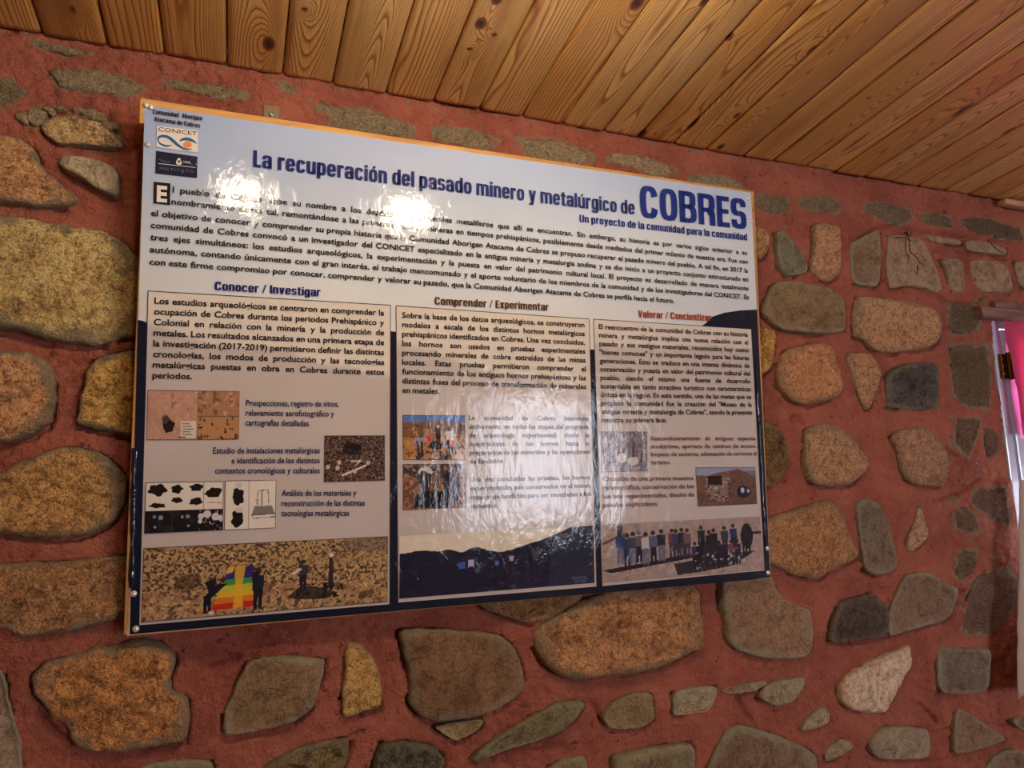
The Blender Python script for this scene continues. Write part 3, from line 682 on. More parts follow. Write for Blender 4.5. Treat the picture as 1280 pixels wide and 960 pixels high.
tag(pc, 'short bright pink curtain hanging in the window at the right edge', 'curtain')
wc = cloth('cream_curtain', float(onw(1281.5, 640, -.07)[0]), OPX1 + .02, float(onw(1272, 874, -.07)[2]), float(onw(1279, 600, -.07)[2]), -.07, cloth_mat('cream_cloth', (226, 204, 186), .25), 6, .006, float(onw(1271, 874, -.07)[0] - onw(1281.5, 640, -.07)[0]), 8)
tag(wc, 'cream cloth hanging below the pink curtain beside the window', 'curtain')

# ================================================================== CEILING LAMPS (just above the picture)
def glow(k):
    t = NT('lamp_glow'); t.set(Base_Color=(1, .8, .5, 1), Emission_Color=(1, .84, .60, 1), Emission_Strength=LAMP_W * k); return t.m
M_LAMP = flat('lamp_brass', (150, 130, 100), .4, .6)
for (lx, ly, lz), lk, lb in ((LAMP_A, 1.3, 'bare bulb on the pine ceiling, the right one of two'), (LAMP_B, .6, 'bare bulb on the pine ceiling, the left one of two')):
    zc = ceil_z(ly); e = tag(empty('ceiling_lamp', (lx, ly, zc)), lb, 'lamp', 'bulbs on the pine ceiling')
    lathe('lamp_base', [(.045, 0), (.045, -.012), (.024, -.022), (.020, lz - zc + .06), (.018, lz - zc + .046)], M_LAMP, e, 24)
    rr = .042; lathe('bulb', [(max(.001, rr * math.sin(a)), lz - zc + rr * math.cos(a)) for a in np.linspace(.3, math.pi, 14)], glow(lk), e, 24)

# ================================================================== POSTER BOARD
be = empty('poster_board'); BASE = R @ np.zeros(3)
bx, by, bz = R @ _h, R @ _y, R @ _u              # board axes in world: right, into the wall, up
bo = CAM + R @ ((lambda r: r * _bd / (r @ _y))(Ki @ [154, 796, 1.]))
Mb = Matrix.Identity(4)
for i, v in enumerate((bx, by, bz)):
    for j in range(3): Mb[j][i] = float(v[j])
for j in range(3): Mb[j][3] = float(bo[j])
be.matrix_world = Mb
tag(be, 'large glossy blue and beige mining museum poster nailed on a pine board frame', 'poster')
def B(px, py):          # photo pixel -> metres on the board face (right, up)
    r = ray(px, py); t_ = ((bo - CAM) @ by) / (r @ by); d = CAM + r * t_ - bo
    return np.array([d @ bx, d @ bz])
LY = 0.0004
def quadb(name, c4, layer, mat, nu=2, nv=2, col=None, par=be):
    q = [B(*p_) for p_ in c4]     # TL TR BR BL
    U, Vv = np.meshgrid(np.linspace(0, 1, nu), np.linspace(0, 1, nv), indexing='ij'); U, Vv = U.ravel()[:, None], Vv.ravel()[:, None]
    p_ = (q[0] * (1 - U) + q[1] * U) * (1 - Vv) + (q[3] * (1 - U) + q[2] * U) * Vv
    V = np.stack([p_[:, 0], np.full(len(p_), -LY * layer), p_[:, 1]], 1)
    return mesh(name, V, gridf(nu, nv)[:, ::-1], mat, par, colattr=col)
def strip(pts, wd):     # ribbon of width wd (m) along board points
    pts = np.array(pts); V = []; Fs = []
    for k in range(len(pts)):
        d = n_(pts[min(k + 1, len(pts) - 1)] - pts[max(k - 1, 0)]); nn = np.array([-d[1], d[0]]) * (wd[k] if hasattr(wd, '__len__') else wd) / 2
        V += [pts[k] + nn, pts[k] - nn]
    for k in range(len(pts) - 1): Fs.append((2 * k, 2 * k + 1, 2 * k + 3, 2 * k + 2))
    return V, Fs
def ribbon(name, px, wd, layer, mat, par=be):
    V, Fs = strip([B(*p_) for p_ in px], wd)
    return mesh(name, [(v[0], -LY * layer, v[1]) for v in V], [f for f in Fs], mat, par)

# wooden frame slats and backing
q = dict(TL=B(175, 122), TR=B(942, 239), BR=B(966, 722), BL=B(154, 796))
bw, bh = q['TR'][0] - .0, q['TL'][1]
x0, x1, z0, z1 = float(q['BL'][0]), float(q['TR'][0]) + .003, 0., float(q['TL'][1])
xl = float(B(175, 122)[0])
boxes('frame_rail', [(xl, x1 - .002, 0, .022, z1 - .045, z1)], M_BW, be, .0015)
boxes('frame_rail', [(x0 + .004, x1, 0, .022, 0, .045)], M_BW, be, .0015)
boxes('frame_stile', [(x0, x0 + .045, .001, .021, .002, z1 - .046)], M_BWV, be, .0015)
boxes('frame_stile', [(x1 - .045, x1 - .0, .001, .021, .046, z1 - .046)], M_BWV, be, .0015)
boxes('backing_sheet', [(x0 + .045, x1 - .045, .004, .01, .045, z1 - .046)], M_BWV, be)

# printed sheet: sky
SH = [(181, 132), (938.5, 241), (963, 721), (161, 793.5)]
nu, nv = 90, 70
U, Vv = np.meshgrid(np.linspace(0, 1, nu), np.linspace(0, 1, nv), indexing='ij'); u, v = U.ravel(), Vv.ravel()
top = np.array([160, 184, 226.]); mid = np.array([214, 222, 230.]); low = np.array([232, 228, 218.])
cc = np.where((v < .3)[:, None], top + (mid - top) * (np.clip(v / .3 + .55 * u, 0, 1))[:, None], mid + (low - mid) * np.clip((v - .3) / .2, 0, 1)[:, None])
cc = cc + 9 * fbm(u * 5, v * 5, 2, 4)[:, None]
quadb('printed_sheet', SH, 1, M_PRINT, nu, nv, np.clip(cc, 0, 255) / 255.)
# slight curled edge of the film on the right and the left
def fan(name, px, layer, mat, par=be):
    P_ = [B(*p_) for p_ in px]; return mesh(name, [(a[0], -LY * layer, a[1]) for a in P_], [tuple(range(len(P_)))[::-1]], mat, par)
def polymesh(name, px_top, ybot_px, layer, mat):      # area between a ridge line and a bottom line
    a = [B(*p_) for p_ in px_top]; b_ = [B(*p_) for p_ in ybot_px]
    V = [(p_[0], -LY * layer, p_[1]) for p_ in a] + [(p_[0], -LY * layer, p_[1]) for p_ in b_]; n = len(a)
    return mesh(name, V, [(k, n + k, n + k + 1, k + 1) for k in range(n - 1)], mat, be)
rid = [(172.6, 400), (178, 401), (185, 404), (300, 404), (400, 412), (488, 414), (496, 415), (600, 425), (700, 433), (735, 437), (742, 437), (800, 428), (860, 418), (882, 404), (890, 396), (905, 391), (925, 388), (946, 387)]
bot = [(161.2 + (963 - 161.2) * k / (len(rid) - 1), 793 + (721 - 793) * k / (len(rid) - 1)) for k in range(len(rid))]
bot = [(162, 793)] + [(x_ + (963 - 946) * (x_ - 172) / 774, 793 - 72 * (x_ - 161) / 802) for x_, y_ in rid[1:-1]] + [(962.6, 721)]
polymesh('mountain_print', rid, bot, 2, I_MOUNT)

# beige text panels
PN = [[(185.2, 363.9), (488, 381.7), (486.8, 755), (173.8, 781.3)], [(494.9, 382.3), (736, 398.9), (745.4, 733), (497.4, 753)], [(741.6, 399.1), (938.5, 411.5), (955.3, 712.5), (752.3, 732.5)]]
for k, pq in enumerate(PN):
    nu, nv = 60, 80; U, Vv = np.meshgrid(np.linspace(0, 1, nu), np.linspace(0, 1, nv), indexing='ij'); u, v = U.ravel(), Vv.ravel()
    up = np.array([[226, 218, 206], [224, 216, 202], [220, 210, 202]][k], float); lo = np.array([200, 190, 184.])
    ml = [.11 + .12 * u, .115 + .16 * u ** .8, .09 - .02 * u][k] + .02 * fbm(u * 6, u * 0, k, 2)
    f = np.clip((v - ml) / .012, 0, 1)[:, None]
    cc = up * (1 - f) + lo * f + 5 * fbm(u * 7, v * 9, k + 3, 4)[:, None]
    quadb('text_panel', pq, 3, M_PRINT, nu, nv, cc / 255.)
    tl, tr, br, bl = [np.array(p_, float) for p_ in pq]
    lf = [tl + (bl - tl) * s for s in (0, .08)]; 
    ribbon('panel_rule', [tuple(bl), tuple(tl)], .0014, 4, I_DNAVY if k == 0 else I_LINE)
    ribbon('panel_rule', [tuple(tl), tuple(tr)], .0014, 4, I_DNAVY if k == 0 else I_LINE)
    ribbon('panel_rule', [tuple(tr), tuple(br)], .0014, 4, I_LINE)

# ---- lettering
_c = bpy.data.curves.new('glyphs', 'FONT'); _c.resolution_u = 2; _to = bpy.data.objects.new('glyphs', _c); COL.objects.link(_to)
_cache = {}
def word(wd, off):
    k = (wd, off)
    if k not in _cache:
        _c.body = wd; _c.size = 1; _c.offset = off; _c.resolution_u = 3 if off > .02 else 2
        bpy.context.view_layer.update()
        dg = bpy.context.evaluated_depsgraph_get()
        me = _to.evaluated_get(dg).to_mesh()
        V = np.zeros(len(me.vertices) * 3, np.float32); me.vertices.foreach_get('co', V); V = V.reshape(-1, 3)
        Fs = [tuple(p_.vertices) for p_ in me.polygons]
        _to.evaluated_get(dg).to_mesh_clear(); _cache[k] = (V[:, :2].copy(), Fs)
    return _cache[k]
CAPH = float(word('H', 0.)[0][:, 1].max())
SPW = .30
# ---- heavy condensed letters for the headings, drawn from bars and superelliptic rings
def _ring(x0, x1, y0, y1, tv, th, a0=0., a1=360., n=3.2):
    cx, cy, rx, ry = (x0 + x1) / 2, (y0 + y1) / 2, (x1 - x0) / 2, (y1 - y0) / 2
    m = max(5, int(abs(a1 - a0) / 360 * 28)); V = []; Fs = []
    for a in np.radians(np.linspace(a0, a1, m)):
        c, s = math.cos(a), math.sin(a); f = (abs(c) ** n + abs(s) ** n) ** (-1 / n)
        V += [(cx + rx * f * c, cy + ry * f * s), (cx + (rx - tv) * f * c, cy + max(ry - th, .02) * f * s)]
    sgn = 1 if a1 > a0 else -1
    for k in range(m - 1): Fs.append((2 * k, 2 * k + 2, 2 * k + 3, 2 * k + 1)[::sgn])
    return V, Fs
def _q(*p): return list(p), [(0, 1, 2, 3)]
def _bar(x0, x1, y0, y1): return _q((x0, y0), (x1, y0), (x1, y1), (x0, y1))
def glyph(ch):
    T, H, X, W = .20, .135, .78, .52
    acc = {'ó': 'o', 'ú': 'u', 'í': 'ı', 'á': 'a', 'é': 'e'}
    if ch in acc:
        g, w_ = glyph(acc[ch]); c = w_ / 2; return g + [_q((c - .06, .83), (c + .07, .83), (c + .17, 1.0), (c + .01, 1.0))], w_
    st = lambda x, a, b: _bar(x, x + T, a, b); R_ = W - T
    L_ = {
     'a': ([_ring(0, W, .30, X, T, H, 5, 185), st(R_, 0, .56), _ring(0, W, 0, .46, T, .11)], W),
     'b': ([st(0, 0, 1), _ring(0, W, 0, X, T, H)], W), 'c': ([_ring(0, W, 0, X, T, H, 28, 332)], W),
     'd': ([st(R_, 0, 1), _ring(0, W, 0, X, T, H)], W),
     'e': ([_ring(0, W, 0, X, T, H, -2, 330), _bar(T * .7, W - .01, .335, .44)], W),
     'g': ([_ring(0, W, .0, X, T, H), st(R_, -.06, X), _ring(0, W, -.22, .16, T, .11, 190, 360)], W),
     'h': ([st(0, 0, 1), _ring(0, W, .25, X, T, H, 0, 120), st(R_, 0, .52)], W),
     'i': ([st(0, 0, X), st(0, .86, 1)], T), 'ı': ([st(0, 0, X)], T), 'l': ([st(0, 0, 1)], T),
     'm': ([st(0, 0, X), _ring(0, W, .25, X, T, H, 0, 120), st(R_, 0, .52), _ring(R_, R_ + W, .25, X, T, H, 0, 120), st(2 * R_, 0, .52)], R_ + W),
     'n': ([st(0, 0, X), _ring(0, W, .25, X, T, H, 0, 120), st(R_, 0, .52)], W),
     'o': ([_ring(0, W, 0, X, T, H)], W), 'p': ([st(0, -.22, X), _ring(0, W, 0, X, T, H)], W),
     'r': ([st(0, 0, X), _ring(.02, .44, .28, X, .17, .15, 60, 130), _bar(.2, .38, .60, X)], .38),
     's': ([_ring(0, .48, .33, X, .18, .13, 15, 262), _ring(0, .48, 0, .46, .18, .13, 82, -165)], .48),
     't': ([st(.07, .06, .95), _bar(0, .36, X - .13, X), _bar(.10, .36, 0, .13)], .36),
     'u': ([st(R_, 0, X), st(0, .2, X), _ring(0, W, 0, .5, T, H, 180, 360)], W),
     'v': ([_q((0, X), (.16, 0), (.36, 0), (.20, X)), _q((.32, X), (.16, 0), (.36, 0), (.52, X))], .52),
     'x': ([_q((0, X), (.30, 0), (.51, 0), (.21, X)), _q((.30, X), (0, 0), (.21, 0), (.51, X))], .51),
     'y': ([_q((0, X), (.17, -.0), (.36, 0), (.20, X)), _q((.32, X), (.12, -.22), (.32, -.22), (.52, X)), _bar(.02, .2, -.22, -.11)], .52),
     'z': ([_bar(0, .44, 0, .14), _bar(0, .44, X - .14, X), _q((0, .13), (.22, .13), (.44, X - .13), (.22, X - .13))], .44),
     'A': ([_q((0, 0), (.19, 0), (.38, 1), (.21, 1)), _q((.41, 0), (.60, 0), (.39, 1), (.22, 1)), _bar(.13, .47, .2, .33)], .60),
     'B': ([st(0, 0, 1), _bar(.1, .34, 0, .14), _bar(.1, .34, .86, 1), _bar(.1, .34, .45, .58), _ring(.02, .58, .45, 1, T, .13, -90, 90), _ring(.0, .60, 0, .58, T, .13, -90, 90)], .60),
     'C': ([_ring(0, .60, 0, 1, .21, .15, 24, 336)], .60), 'E': ([st(0, 0, 1), _bar(.1, .46, 0, .15), _bar(.1, .46, .85, 1), _bar(.1, .43, .44, .58)], .46),
     'I': ([st(0, 0, 1)], T), 'L': ([st(0, 0, 1), _bar(.1, .43, 0, .15)], .43), 'O': ([_ring(0, .60, 0, 1, .21, .15)], .60),
     'R': ([st(0, 0, 1), _bar(.1, .34, .86, 1), _bar(.1, .34, .42, .55), _ring(0, .60, .42, 1, .21, .13, -90, 90), _bar(.39, .60, 0, .38), _q((.30, .44), (.39, .30), (.60, .34), (.56, .50))], .60),
     'S': ([_ring(0, .56, .42, 1, .20, .15, 5, 268), _ring(0, .56, 0, .58, .20, .15, 88, -178)], .56),
     'U': ([st(0, .3, 1), st(.38, .3, 1), _ring(0, .58, 0, .7, T, .15, 180, 360)], .58),
     'V': ([_q((0, 1), (.20, 0), (.40, 0), (.21, 1)), _q((.39, 1), (.20, 0), (.40, 0), (.60, 1))], .60),
     '/': ([_q((0, 0), (.12, 0), (.40, 1), (.28, 1))], .40)}
    return L_[ch]
def heavy(wd):
    k = (wd, 'H')
    if k not in _cache:
        V = []; Fs = []; x_ = 0.
        for ch in wd:
            ps, w_ = glyph(ch)
            for vv, ff in ps:
                k0 = len(V); V += [((p_[0] + x_) * CAPH, p_[1] * CAPH) for p_ in vv]; Fs += [tuple(i + k0 for i in f) for f in ff]
            x_ += w_ + .065
        _cache[k] = (np.array(V), Fs)
    return _cache[k]
def text(name, lines, mat, cap, off=.022, par=be, layer=7, sx=None, space=SPW):
    """lines: (string, left px, right px or None, mode) mode j = justified, l = left, r = right aligned."""
    s = cap / CAPH; items = []
    for st, a, b_, mode in lines:
        ws = [heavy(w_) if off == 'H' else word(w_, off) for w_ in st.split(' ')]
        wid = [float(w_[0][:, 0].max() - w_[0][:, 0].min()) for w_ in ws]
        A = B(*a); Bp = B(*b_) if b_ else None
        items.append((ws, wid, A, Bp, mode))
    if sx is None:
        c = [np.linalg.norm(i[3] - i[2]) / ((sum(i[1]) + space * (len(i[1]) - 1)) * s) for i in items if i[3] is not None and i[4] == 'j']
        sx = min(c)
    V = []; Fs = []
    dirn = None
    for ws, wid, A, Bp, mode in items:
        nat = sum(wid) * s * sx
        if Bp is not None: dirn = n_(Bp - A)
        if mode in 'j': gap = (np.linalg.norm(Bp - A) - nat) / max(1, len(ws) - 1) if len(ws) > 1 else 0
        else: gap = space * s * sx
        x_ = 0.
        if mode == 'r': st_ = Bp - dirn * (nat + gap * (len(ws) - 1))
        else: st_ = A
        nrm = np.array([-dirn[1], dirn[0]])
        for (vv, ff), wi in zip(ws, wid):
            k0 = len(V); mn = vv[:, 0].min()
            for p_ in vv:
                q_ = st_ + dirn * (x_ + (p_[0] - mn) * s * sx) + nrm * (p_[1] * s); V.append((q_[0], -LY * layer, q_[1]))
            Fs += [tuple(i + k0 for i in f) for f in ff]
            x_ += wi * s * sx + gap
    o = mesh(name, V, Fs, mat, par); return o
def para(name, strs, l0, r0, ln, mat, cap, off=.012, lastj=False, par=be, mode='j', sx=None, space=SPW, r1=None):
    """first baseline left/right px, last baseline left px."""
    n = len(strs); A = np.array(l0, float); Rr = np.array(r0, float); C = np.array(ln, float); out = []
    Rend = np.array(r1, float) if r1 is not None else Rr + (C - A)
    for k, st in enumerate(strs):
        f = k / max(1, n - 1); a = A + (C - A) * f; b_ = Rr + (Rend - Rr) * f
        m = mode if (k < n - 1 or lastj or mode != 'j') else 'l'
        out.append((st, tuple(a), tuple(b_), m))
    return text(name, out, mat, cap, off, par, sx=sx, space=space)
mpx = .9 / 674.     # metres per pixel near the left edge of the board
text('title_text', [('La recuperación del pasado minero y metalúrgico de', (316.3, 208.8), (792.8, 268.6), 'j')], I_NAVY, .0305, 'H', space=.22)
text('title_text', [('COBRES', (799.8, 271.8), (932.7, 287.2), 'j')], I_BLUE, .073, 'H', space=.22)
text('subtitle_text', [('Un proyecto de la comunidad para la comunidad', (723.7, 277.8), (933, 301), 'j')], I_BLUE, .0160, 'H', space=.22)
text('corner_text', [('Comunidad Aborigen', (191, 142.8), (253, 151.3), 'j'), ('Atacama de Cobres', (193, 151.9), (250.3, 160.6), 'j')], I_BLACK, .0078, 'H', space=.22)
INTRO = ['l pueblo de Cobres debe su nombre a los depósitos de minerales metalíferos que allí se encuentran. Sin embargo, su historia es por varios siglos anterior a su',
 'nombramiento como tal, remontándose a las primeras labores mineras en tiempos prehispánicos, posiblemente desde mediados del primer milenio de nuestra era. Fue con',
 'el objetivo de conocer y comprender su propia historia que la Comunidad Aborigen Atacama de Cobres se propuso recuperar el pasado minero del pueblo. A tal fin, en 2017 la',
 'comunidad de Cobres convocó a un investigador del CONICET especializado en la antigua minería y metalurgia andina y se dio inicio a un proyecto conjunto estructurado en',
 'tres ejes simultáneos: los estudios arqueológicos, la experimentación y la puesta en valor del patrimonio cultural local. El proyecto es desarrollado de manera totalmente',
 'autónoma, contando únicamente con el gran interés, el trabajo mancomunado y el aporte voluntario de los miembros de la comunidad y de los investigadores del CONICET. Es',
 'con este firme compromiso por conocer, comprender y valorar su pasado, que la Comunidad Aborigen Atacama de Cobres se perfila hacia el futuro.']
LFT = [(216, 241), (214.5, 255.8), (189, 270.2), (188.6, 285.2), (188, 300.3), (187.5, 315.6), (187, 331)]
RGT = [(933, 319), (934, 330.2), (934.3, 341.3), (934.6, 352.3), (935, 363.4), (935.4, 374.4), (842, 379)]
text('body_text', [(s_, a_, b_, 'j') for s_, a_, b_ in zip(INTRO, LFT, RGT)], I_BLACK, .0102, .020)
quadb('drop_cap', [(192.5, 227.5), (213.3, 229.8), (212.6, 257), (192, 254.5)], 5, I_BLACK)
text('drop_cap_letter', [('E', (196, 251.8), (209, 253), 'j')], I_WHITE, .026, .04, layer=7)
text('heading_text', [('Conocer / Investigar', (268.4, 362.8), (400.4, 370.8), 'j')], I_NAVY, .0150, 'H', space=.22)
text('heading_text', [('Comprender / Experimentar', (543, 380.8), (685.2, 388.6), 'j')], I_BROWN, .0150, 'H', space=.22)
text('heading_text', [('Valorar / Concientizar', (797, 396.8), (888.4, 401.6), 'j')], I_RED, .0152, 'H', space=.22)
para('body_text', ['Los estudios arqueológicos se centraron en comprender la', 'ocupación de Cobres durante los periodos Prehispánico y', 'Colonial en relación con la minería y la producción de',
  'metales. Los resultados alcanzados en una primera etapa de', 'la investigación (2017-2019) permitieron definir las distintas', 'cronologías, los modos de producción y las tecnologías', 'metalúrgicas puestas en obra en Cobres durante estos', 'periodos.'],
  (193.2, 379.8), (480, 394.6), (190.8, 472.8), I_BLACK, .0102, .021, r1=(480, 481))
para('body_text', ['Sobre la base de los datos arqueológicos, se construyeron', 'modelos a escala de los distintos hornos metalúrgicos', 'prehispánicos identificados en Cobres. Una vez concluidos,',
  'los hornos son usados en pruebas experimentales', 'procesando minerales de cobre extraídos de las minas', 'locales. Estas pruebas permitieron comprender el', 'funcionamiento de los antiguos hornos prehispánicos y las', 'distintas fases del proceso de transformación de minerales', 'en metales.'],
  (502.3, 397.2), (730, 409.2), (502.5, 491), I_BLACK, .0102, .020, r1=(732.5, 497.5))
para('body_text', ['El reencuentro de la comunidad de Cobres con su historia', 'minera y metalúrgica implica una nueva relación con el', 'pasado y sus vestigios materiales, reconocidos hoy como',
  '"bienes comunes" y un importante legado para las futuras', 'generaciones. Esto se traduce en una intensa dinámica de', 'conservación y puesta en valor del patrimonio cultural del', 'pueblo, siendo el mismo una fuente de desarrollo', 'sustentable en tanto atractivo turístico con características',
  'únicas en la región. En este sentido, una de las metas que se', 'propuso la comunidad fue la creación del "Museo de la', 'antigua minería y metalurgia de Cobres", siendo la presente', 'muestra su primera fase.'],
  (747.8, 411.2), (934, 421.2), (751.6, 528), I_BLACK, .0102, .018, r1=(940, 528))
para('caption_text', ['Prospecciones, registro de sitios,', 'relevamiento aerofotográfico y', 'cartografías detalladas.'], (307.4, 507.3), (442, 508.7), (306.9, 531.8), I_CAP, .0102, .016, mode='l', sx=.80)
para('caption_text', ['Estudio de instalaciones metalúrgicas', 'e identificación de los distintos', 'contextos cronológicos y culturales'], (237, 567), (399.6, 566.4), (237, 592), I_CAP, .0102, .016, mode='r', sx=.80)
para('caption_text', ['Análisis de los materiales y', 'reconstrucción de las distintas', 'tecnologías metalúrgicas'], (351.8, 619.8), (461.5, 619.2), (351.2, 645), I_CAP, .0102, .016, mode='l', sx=.80)
para('caption_text', ['La comunidad de Cobres interviene', 'activamente en todas las etapas del programa', 'de arqueología experimental: desde la', 'construcción de los hornos hasta la', 'preparación de los minerales y las operaciones', 'de fundición.'],
  (585.6, 525), (735.4, 525.8), (587, 579.5), I_BLACK, .0090, .014, r1=(737, 577.5))
para('caption_text', ['Una vez concluidas las pruebas, los hornos', 'experimentales son conservados en el mismo', 'espacio de fundición para ser mostrados a los', 'visitantes.'],
  (587.2, 602), (737.2, 599), (587.8, 635.4), I_BLACK, .0090, .014, r1=(738.5, 630))
para('caption_text', ['Reacondicionamiento de antiguos espacios', 'productivos, apertura de caminos de acceso,', 'limpieza de sectores, adecuación de servicios al', 'turismo.'],
  (812.5, 550.4), (943.5, 550.4), (813, 580.4), I_MAROON, .0090, .014, r1=(945.5, 578.5))
para('caption_text', ['Creación de una primera muestra', 'museográfica, conservación de los', 'hornos experimentales, diseño de', 'paneles explicativos.'],
  (753, 601), (866, 600), (753, 634), I_MAROON, .0090, .014, r1=(867.5, 630.5))

# ---- logos
quadb('logo_plate', [(196.3, 158.1), (247.5, 163.8), (247.1, 191.3), (195.6, 184.4)], 5, I_WHITE)
text('logo_text', [('CONICET', (198, 164.5), (246.3, 170.2), 'j')], I_BLACK, .0070, -.002, layer=7)
def arc(cx, cy, rx, ry, a0, a1, n=18): return [(cx + rx * math.cos(a), cy + ry * math.sin(a)) for a in np.linspace(a0, a1, n)]
def taper(n, m): return [m * (.25 + .75 * math.sin(math.pi * k / (n - 1))) for k in range(n)]
lg = [(198.6, 179), (197.6, 175), (199, 171.8), (203, 170.6), (208, 171.2), (213, 173.6), (218, 178), (223, 182.5), (229, 186.3), (235, 187.6), (240, 186.8)]
ribbon('logo_ribbon', lg, taper(len(lg), .0055), 6.2, I_STEEL)
lg = [(224.5, 177), (228, 175), (233, 174.2), (238, 175.2), (242, 177.2), (245.5, 180)]
ribbon('logo_ribbon', lg, taper(len(lg), .0060), 6.2, I_STEEL)
lg = [(198, 176), (200, 180), (205, 182.6), (210, 183.2), (215, 182.4)]
ribbon('logo_ribbon', lg, taper(len(lg), .0038), 6, I_STEEL)
fan('logo_sun', arc(234.2, 181.6, 5.6, 4.2, 0, 6.0, 18), 5.6, I_ORANGE)
I_PLATE = ink('dark_plate', (30, 38, 62))
quadb('logo_plate', [(195.3, 189), (246.9, 196.3), (246.5, 222.9), (194.4, 217.1)], 5, I_PLATE)
ribbon('logo_rule', [(198, 205), (244.5, 210)], .0009, 6, I_WHITE)
I_GREY = ink('grey_ink', (120, 128, 150))
fan('logo_emblem', [(220.6, 205.8), (220.2, 202.5), (221.6, 200.6), (222.2, 198.8), (224, 198), (225.8, 199.2), (226, 201.4), (227.4, 203.4), (227, 206.3), (223.8, 206.8)], 6, I_WHITE)
fan('logo_emblem_eye', arc(224, 202.6, 1.5, 1.7, 0, 5.6, 10), 6.6, I_PLATE)
ribbon('logo_swash', [(198.5, 199.5), (203, 201.5), (208, 203), (213, 203.2)], .0009, 6, I_GREY)
text('logo_text', [('UNSa', (229, 204.3), (238.5, 205.6), 'j')], I_WHITE, .0042, .0, layer=7)
text('logo_text', [('I N S T I T U T O', (200, 212.5), (242, 217), 'j')], I_GREY, .0045, .0, layer=7)

# ---- printed photographs (little rasters of flat print, one mesh each)
class Cv:
    def __init__(s, w_, h_, bg):
        s.w, s.h = w_, h_; s.Y, s.X = np.meshgrid((np.arange(h_) + .5) / h_, (np.arange(w_) + .5) / w_, indexing='ij')
        s.a = np.ones((h_, w_, 3)) * np.array(bg, float)
    def put(s, m, c, al=1.):
        m = m.astype(float)[..., None] * al; s.a = s.a * (1 - m) + np.array(c, float) * m
    def poly(s, pts, c, al=1.):
        s.put(inside(np.stack([s.X.ravel(), s.Y.ravel()], 1), np.array(pts)).reshape(s.h, s.w), c, al)
    def ell(s, cx, cy, rx, ry, c, al=1.): s.put(((s.X - cx) / rx) ** 2 + ((s.Y - cy) / ry) ** 2 < 1, c, al)
    def rect(s, x0, y0, x1, y1, c, al=1.): s.put((s.X > x0) & (s.X < x1) & (s.Y > y0) & (s.Y < y1), c, al)
    def line(s, x0, y0, x1, y1, r, c, al=1.):
        asp = s.h / s.w; dx, dy = x1 - x0, (y1 - y0) * asp; t_ = np.clip(((s.X - x0) * dx + (s.Y - y0) * asp * dy) / (dx * dx + dy * dy + 1e-9), 0, 1)
        s.put(np.hypot(s.X - x0 - t_ * dx, (s.Y - y0) * asp - t_ * dy) < r, c, al)
    def nz(s, fx, fy, seed, o=3): return fbm(s.X * fx, s.Y * fy, seed, o)
    def grain(s, amp, f, seed, o=4, m=None):
        g = s.nz(f, f * s.h / s.w, seed, o) * amp
        s.a = s.a + (g if m is None else g * m)[..., None]
    def blobs(s, thr, f, seed, c, m=None, al=1.):
        k = s.nz(f, f * s.h / s.w, seed, 3) > thr
        s.put(k if m is None else k & m, c, al)
    def person(s, cx, top, ht, coat, legs=(30, 30, 40), lean=0., skin=(60, 44, 36)):
        w_ = ht * .17 * s.h / s.w; L_ = lean * ht
        s.ell(cx + L_, top + ht * .07, w_ * .42, ht * .075, skin)
        s.poly([(cx + L_ - w_ * .8, top + ht * .17), (cx + L_ + w_ * .8, top + ht * .17), (cx + w_ * .7, top + ht * .55), (cx - w_ * .7, top + ht * .55)], coat)
        s.poly([(cx - w_ * .6, top + ht * .5), (cx + w_ * .6, top + ht * .5), (cx + w_ * .55, top + ht), (cx + w_ * .12, top + ht), (cx, top + ht * .62), (cx - w_ * .12, top + ht), (cx - w_ * .55, top + ht)], legs)
def photo(c4, cv, line=I_LINE):
    a = np.clip(cv.a, 0, 255) / 255.; a = np.transpose(a, (1, 0, 2)).reshape(-1, 3)
    quadb('printed_photo', c4, 5, M_PRINT, cv.w, cv.h, a)
    ribbon('photo_border', list(c4) + [c4[0]], .0011, 6, line)

# aerial view, pit and two ground views
c = Cv(170, 92, (196, 150, 128)); sx_ = c.X < .54
st = .5 + .5 * np.sin((c.X * 1.0 + .25 * c.nz(4, 4, 3)) * 95 + 6 * (c.Y - .5) ** 2); c.a += (st * 14 - 7)[..., None] * sx_[..., None]
c.put((c.nz(5, 5, 8) > .1) & (c.X < .3) & (c.Y < .9) & sx_, (170, 136, 120), .45)
c.poly([(.16, .55), (.21, .5), (.26, .62), (.3, .66), (.27, .83), (.2, .86), (.17, .75)], (40, 30, 28)); c.ell(.19, .58, .04, .1, (110, 90, 90), .6)
c.put((c.nz(16, 10, 9) > .35) & (c.Y < .4) & (c.X > .25) & sx_, (130, 100, 88), .6)
c.rect(.36, .62, .525, .97, (222, 208, 196)); [c.rect(.375, .66 + .055 * k, .375 + .13 * (.6 + .4 * ((k * 37) % 5) / 5), .68 + .055 * k, (90, 80, 74), .8) for k in range(5)]; c.rect(.33, .93, .42, .96, (30, 30, 30))
m = ~sx_ & (c.Y < .52); c.put(m, (172, 124, 92)); c.blobs(.25, 18, 5, (112, 78, 58), m, .7); c.blobs(.4, 30, 6, (214, 170, 130), m, .7)
m = ~sx_ & (c.Y >= .52); c.put(m, (184, 134, 90)); c.blobs(.3, 16, 12, (84, 56, 38), m, .8); c.blobs(.45, 26, 13, (40, 28, 24), m)
c.line(.54, 0, .54, 1, .004, (120, 90, 80)); c.line(.54, .52, 1, .52, .004, (120, 90, 80)); c.grain(10, 60, 2)
photo([(185.2, 488), (299.2, 489.5), (298.4, 549.3), (183.4, 549.8)], c, I_MAROON)
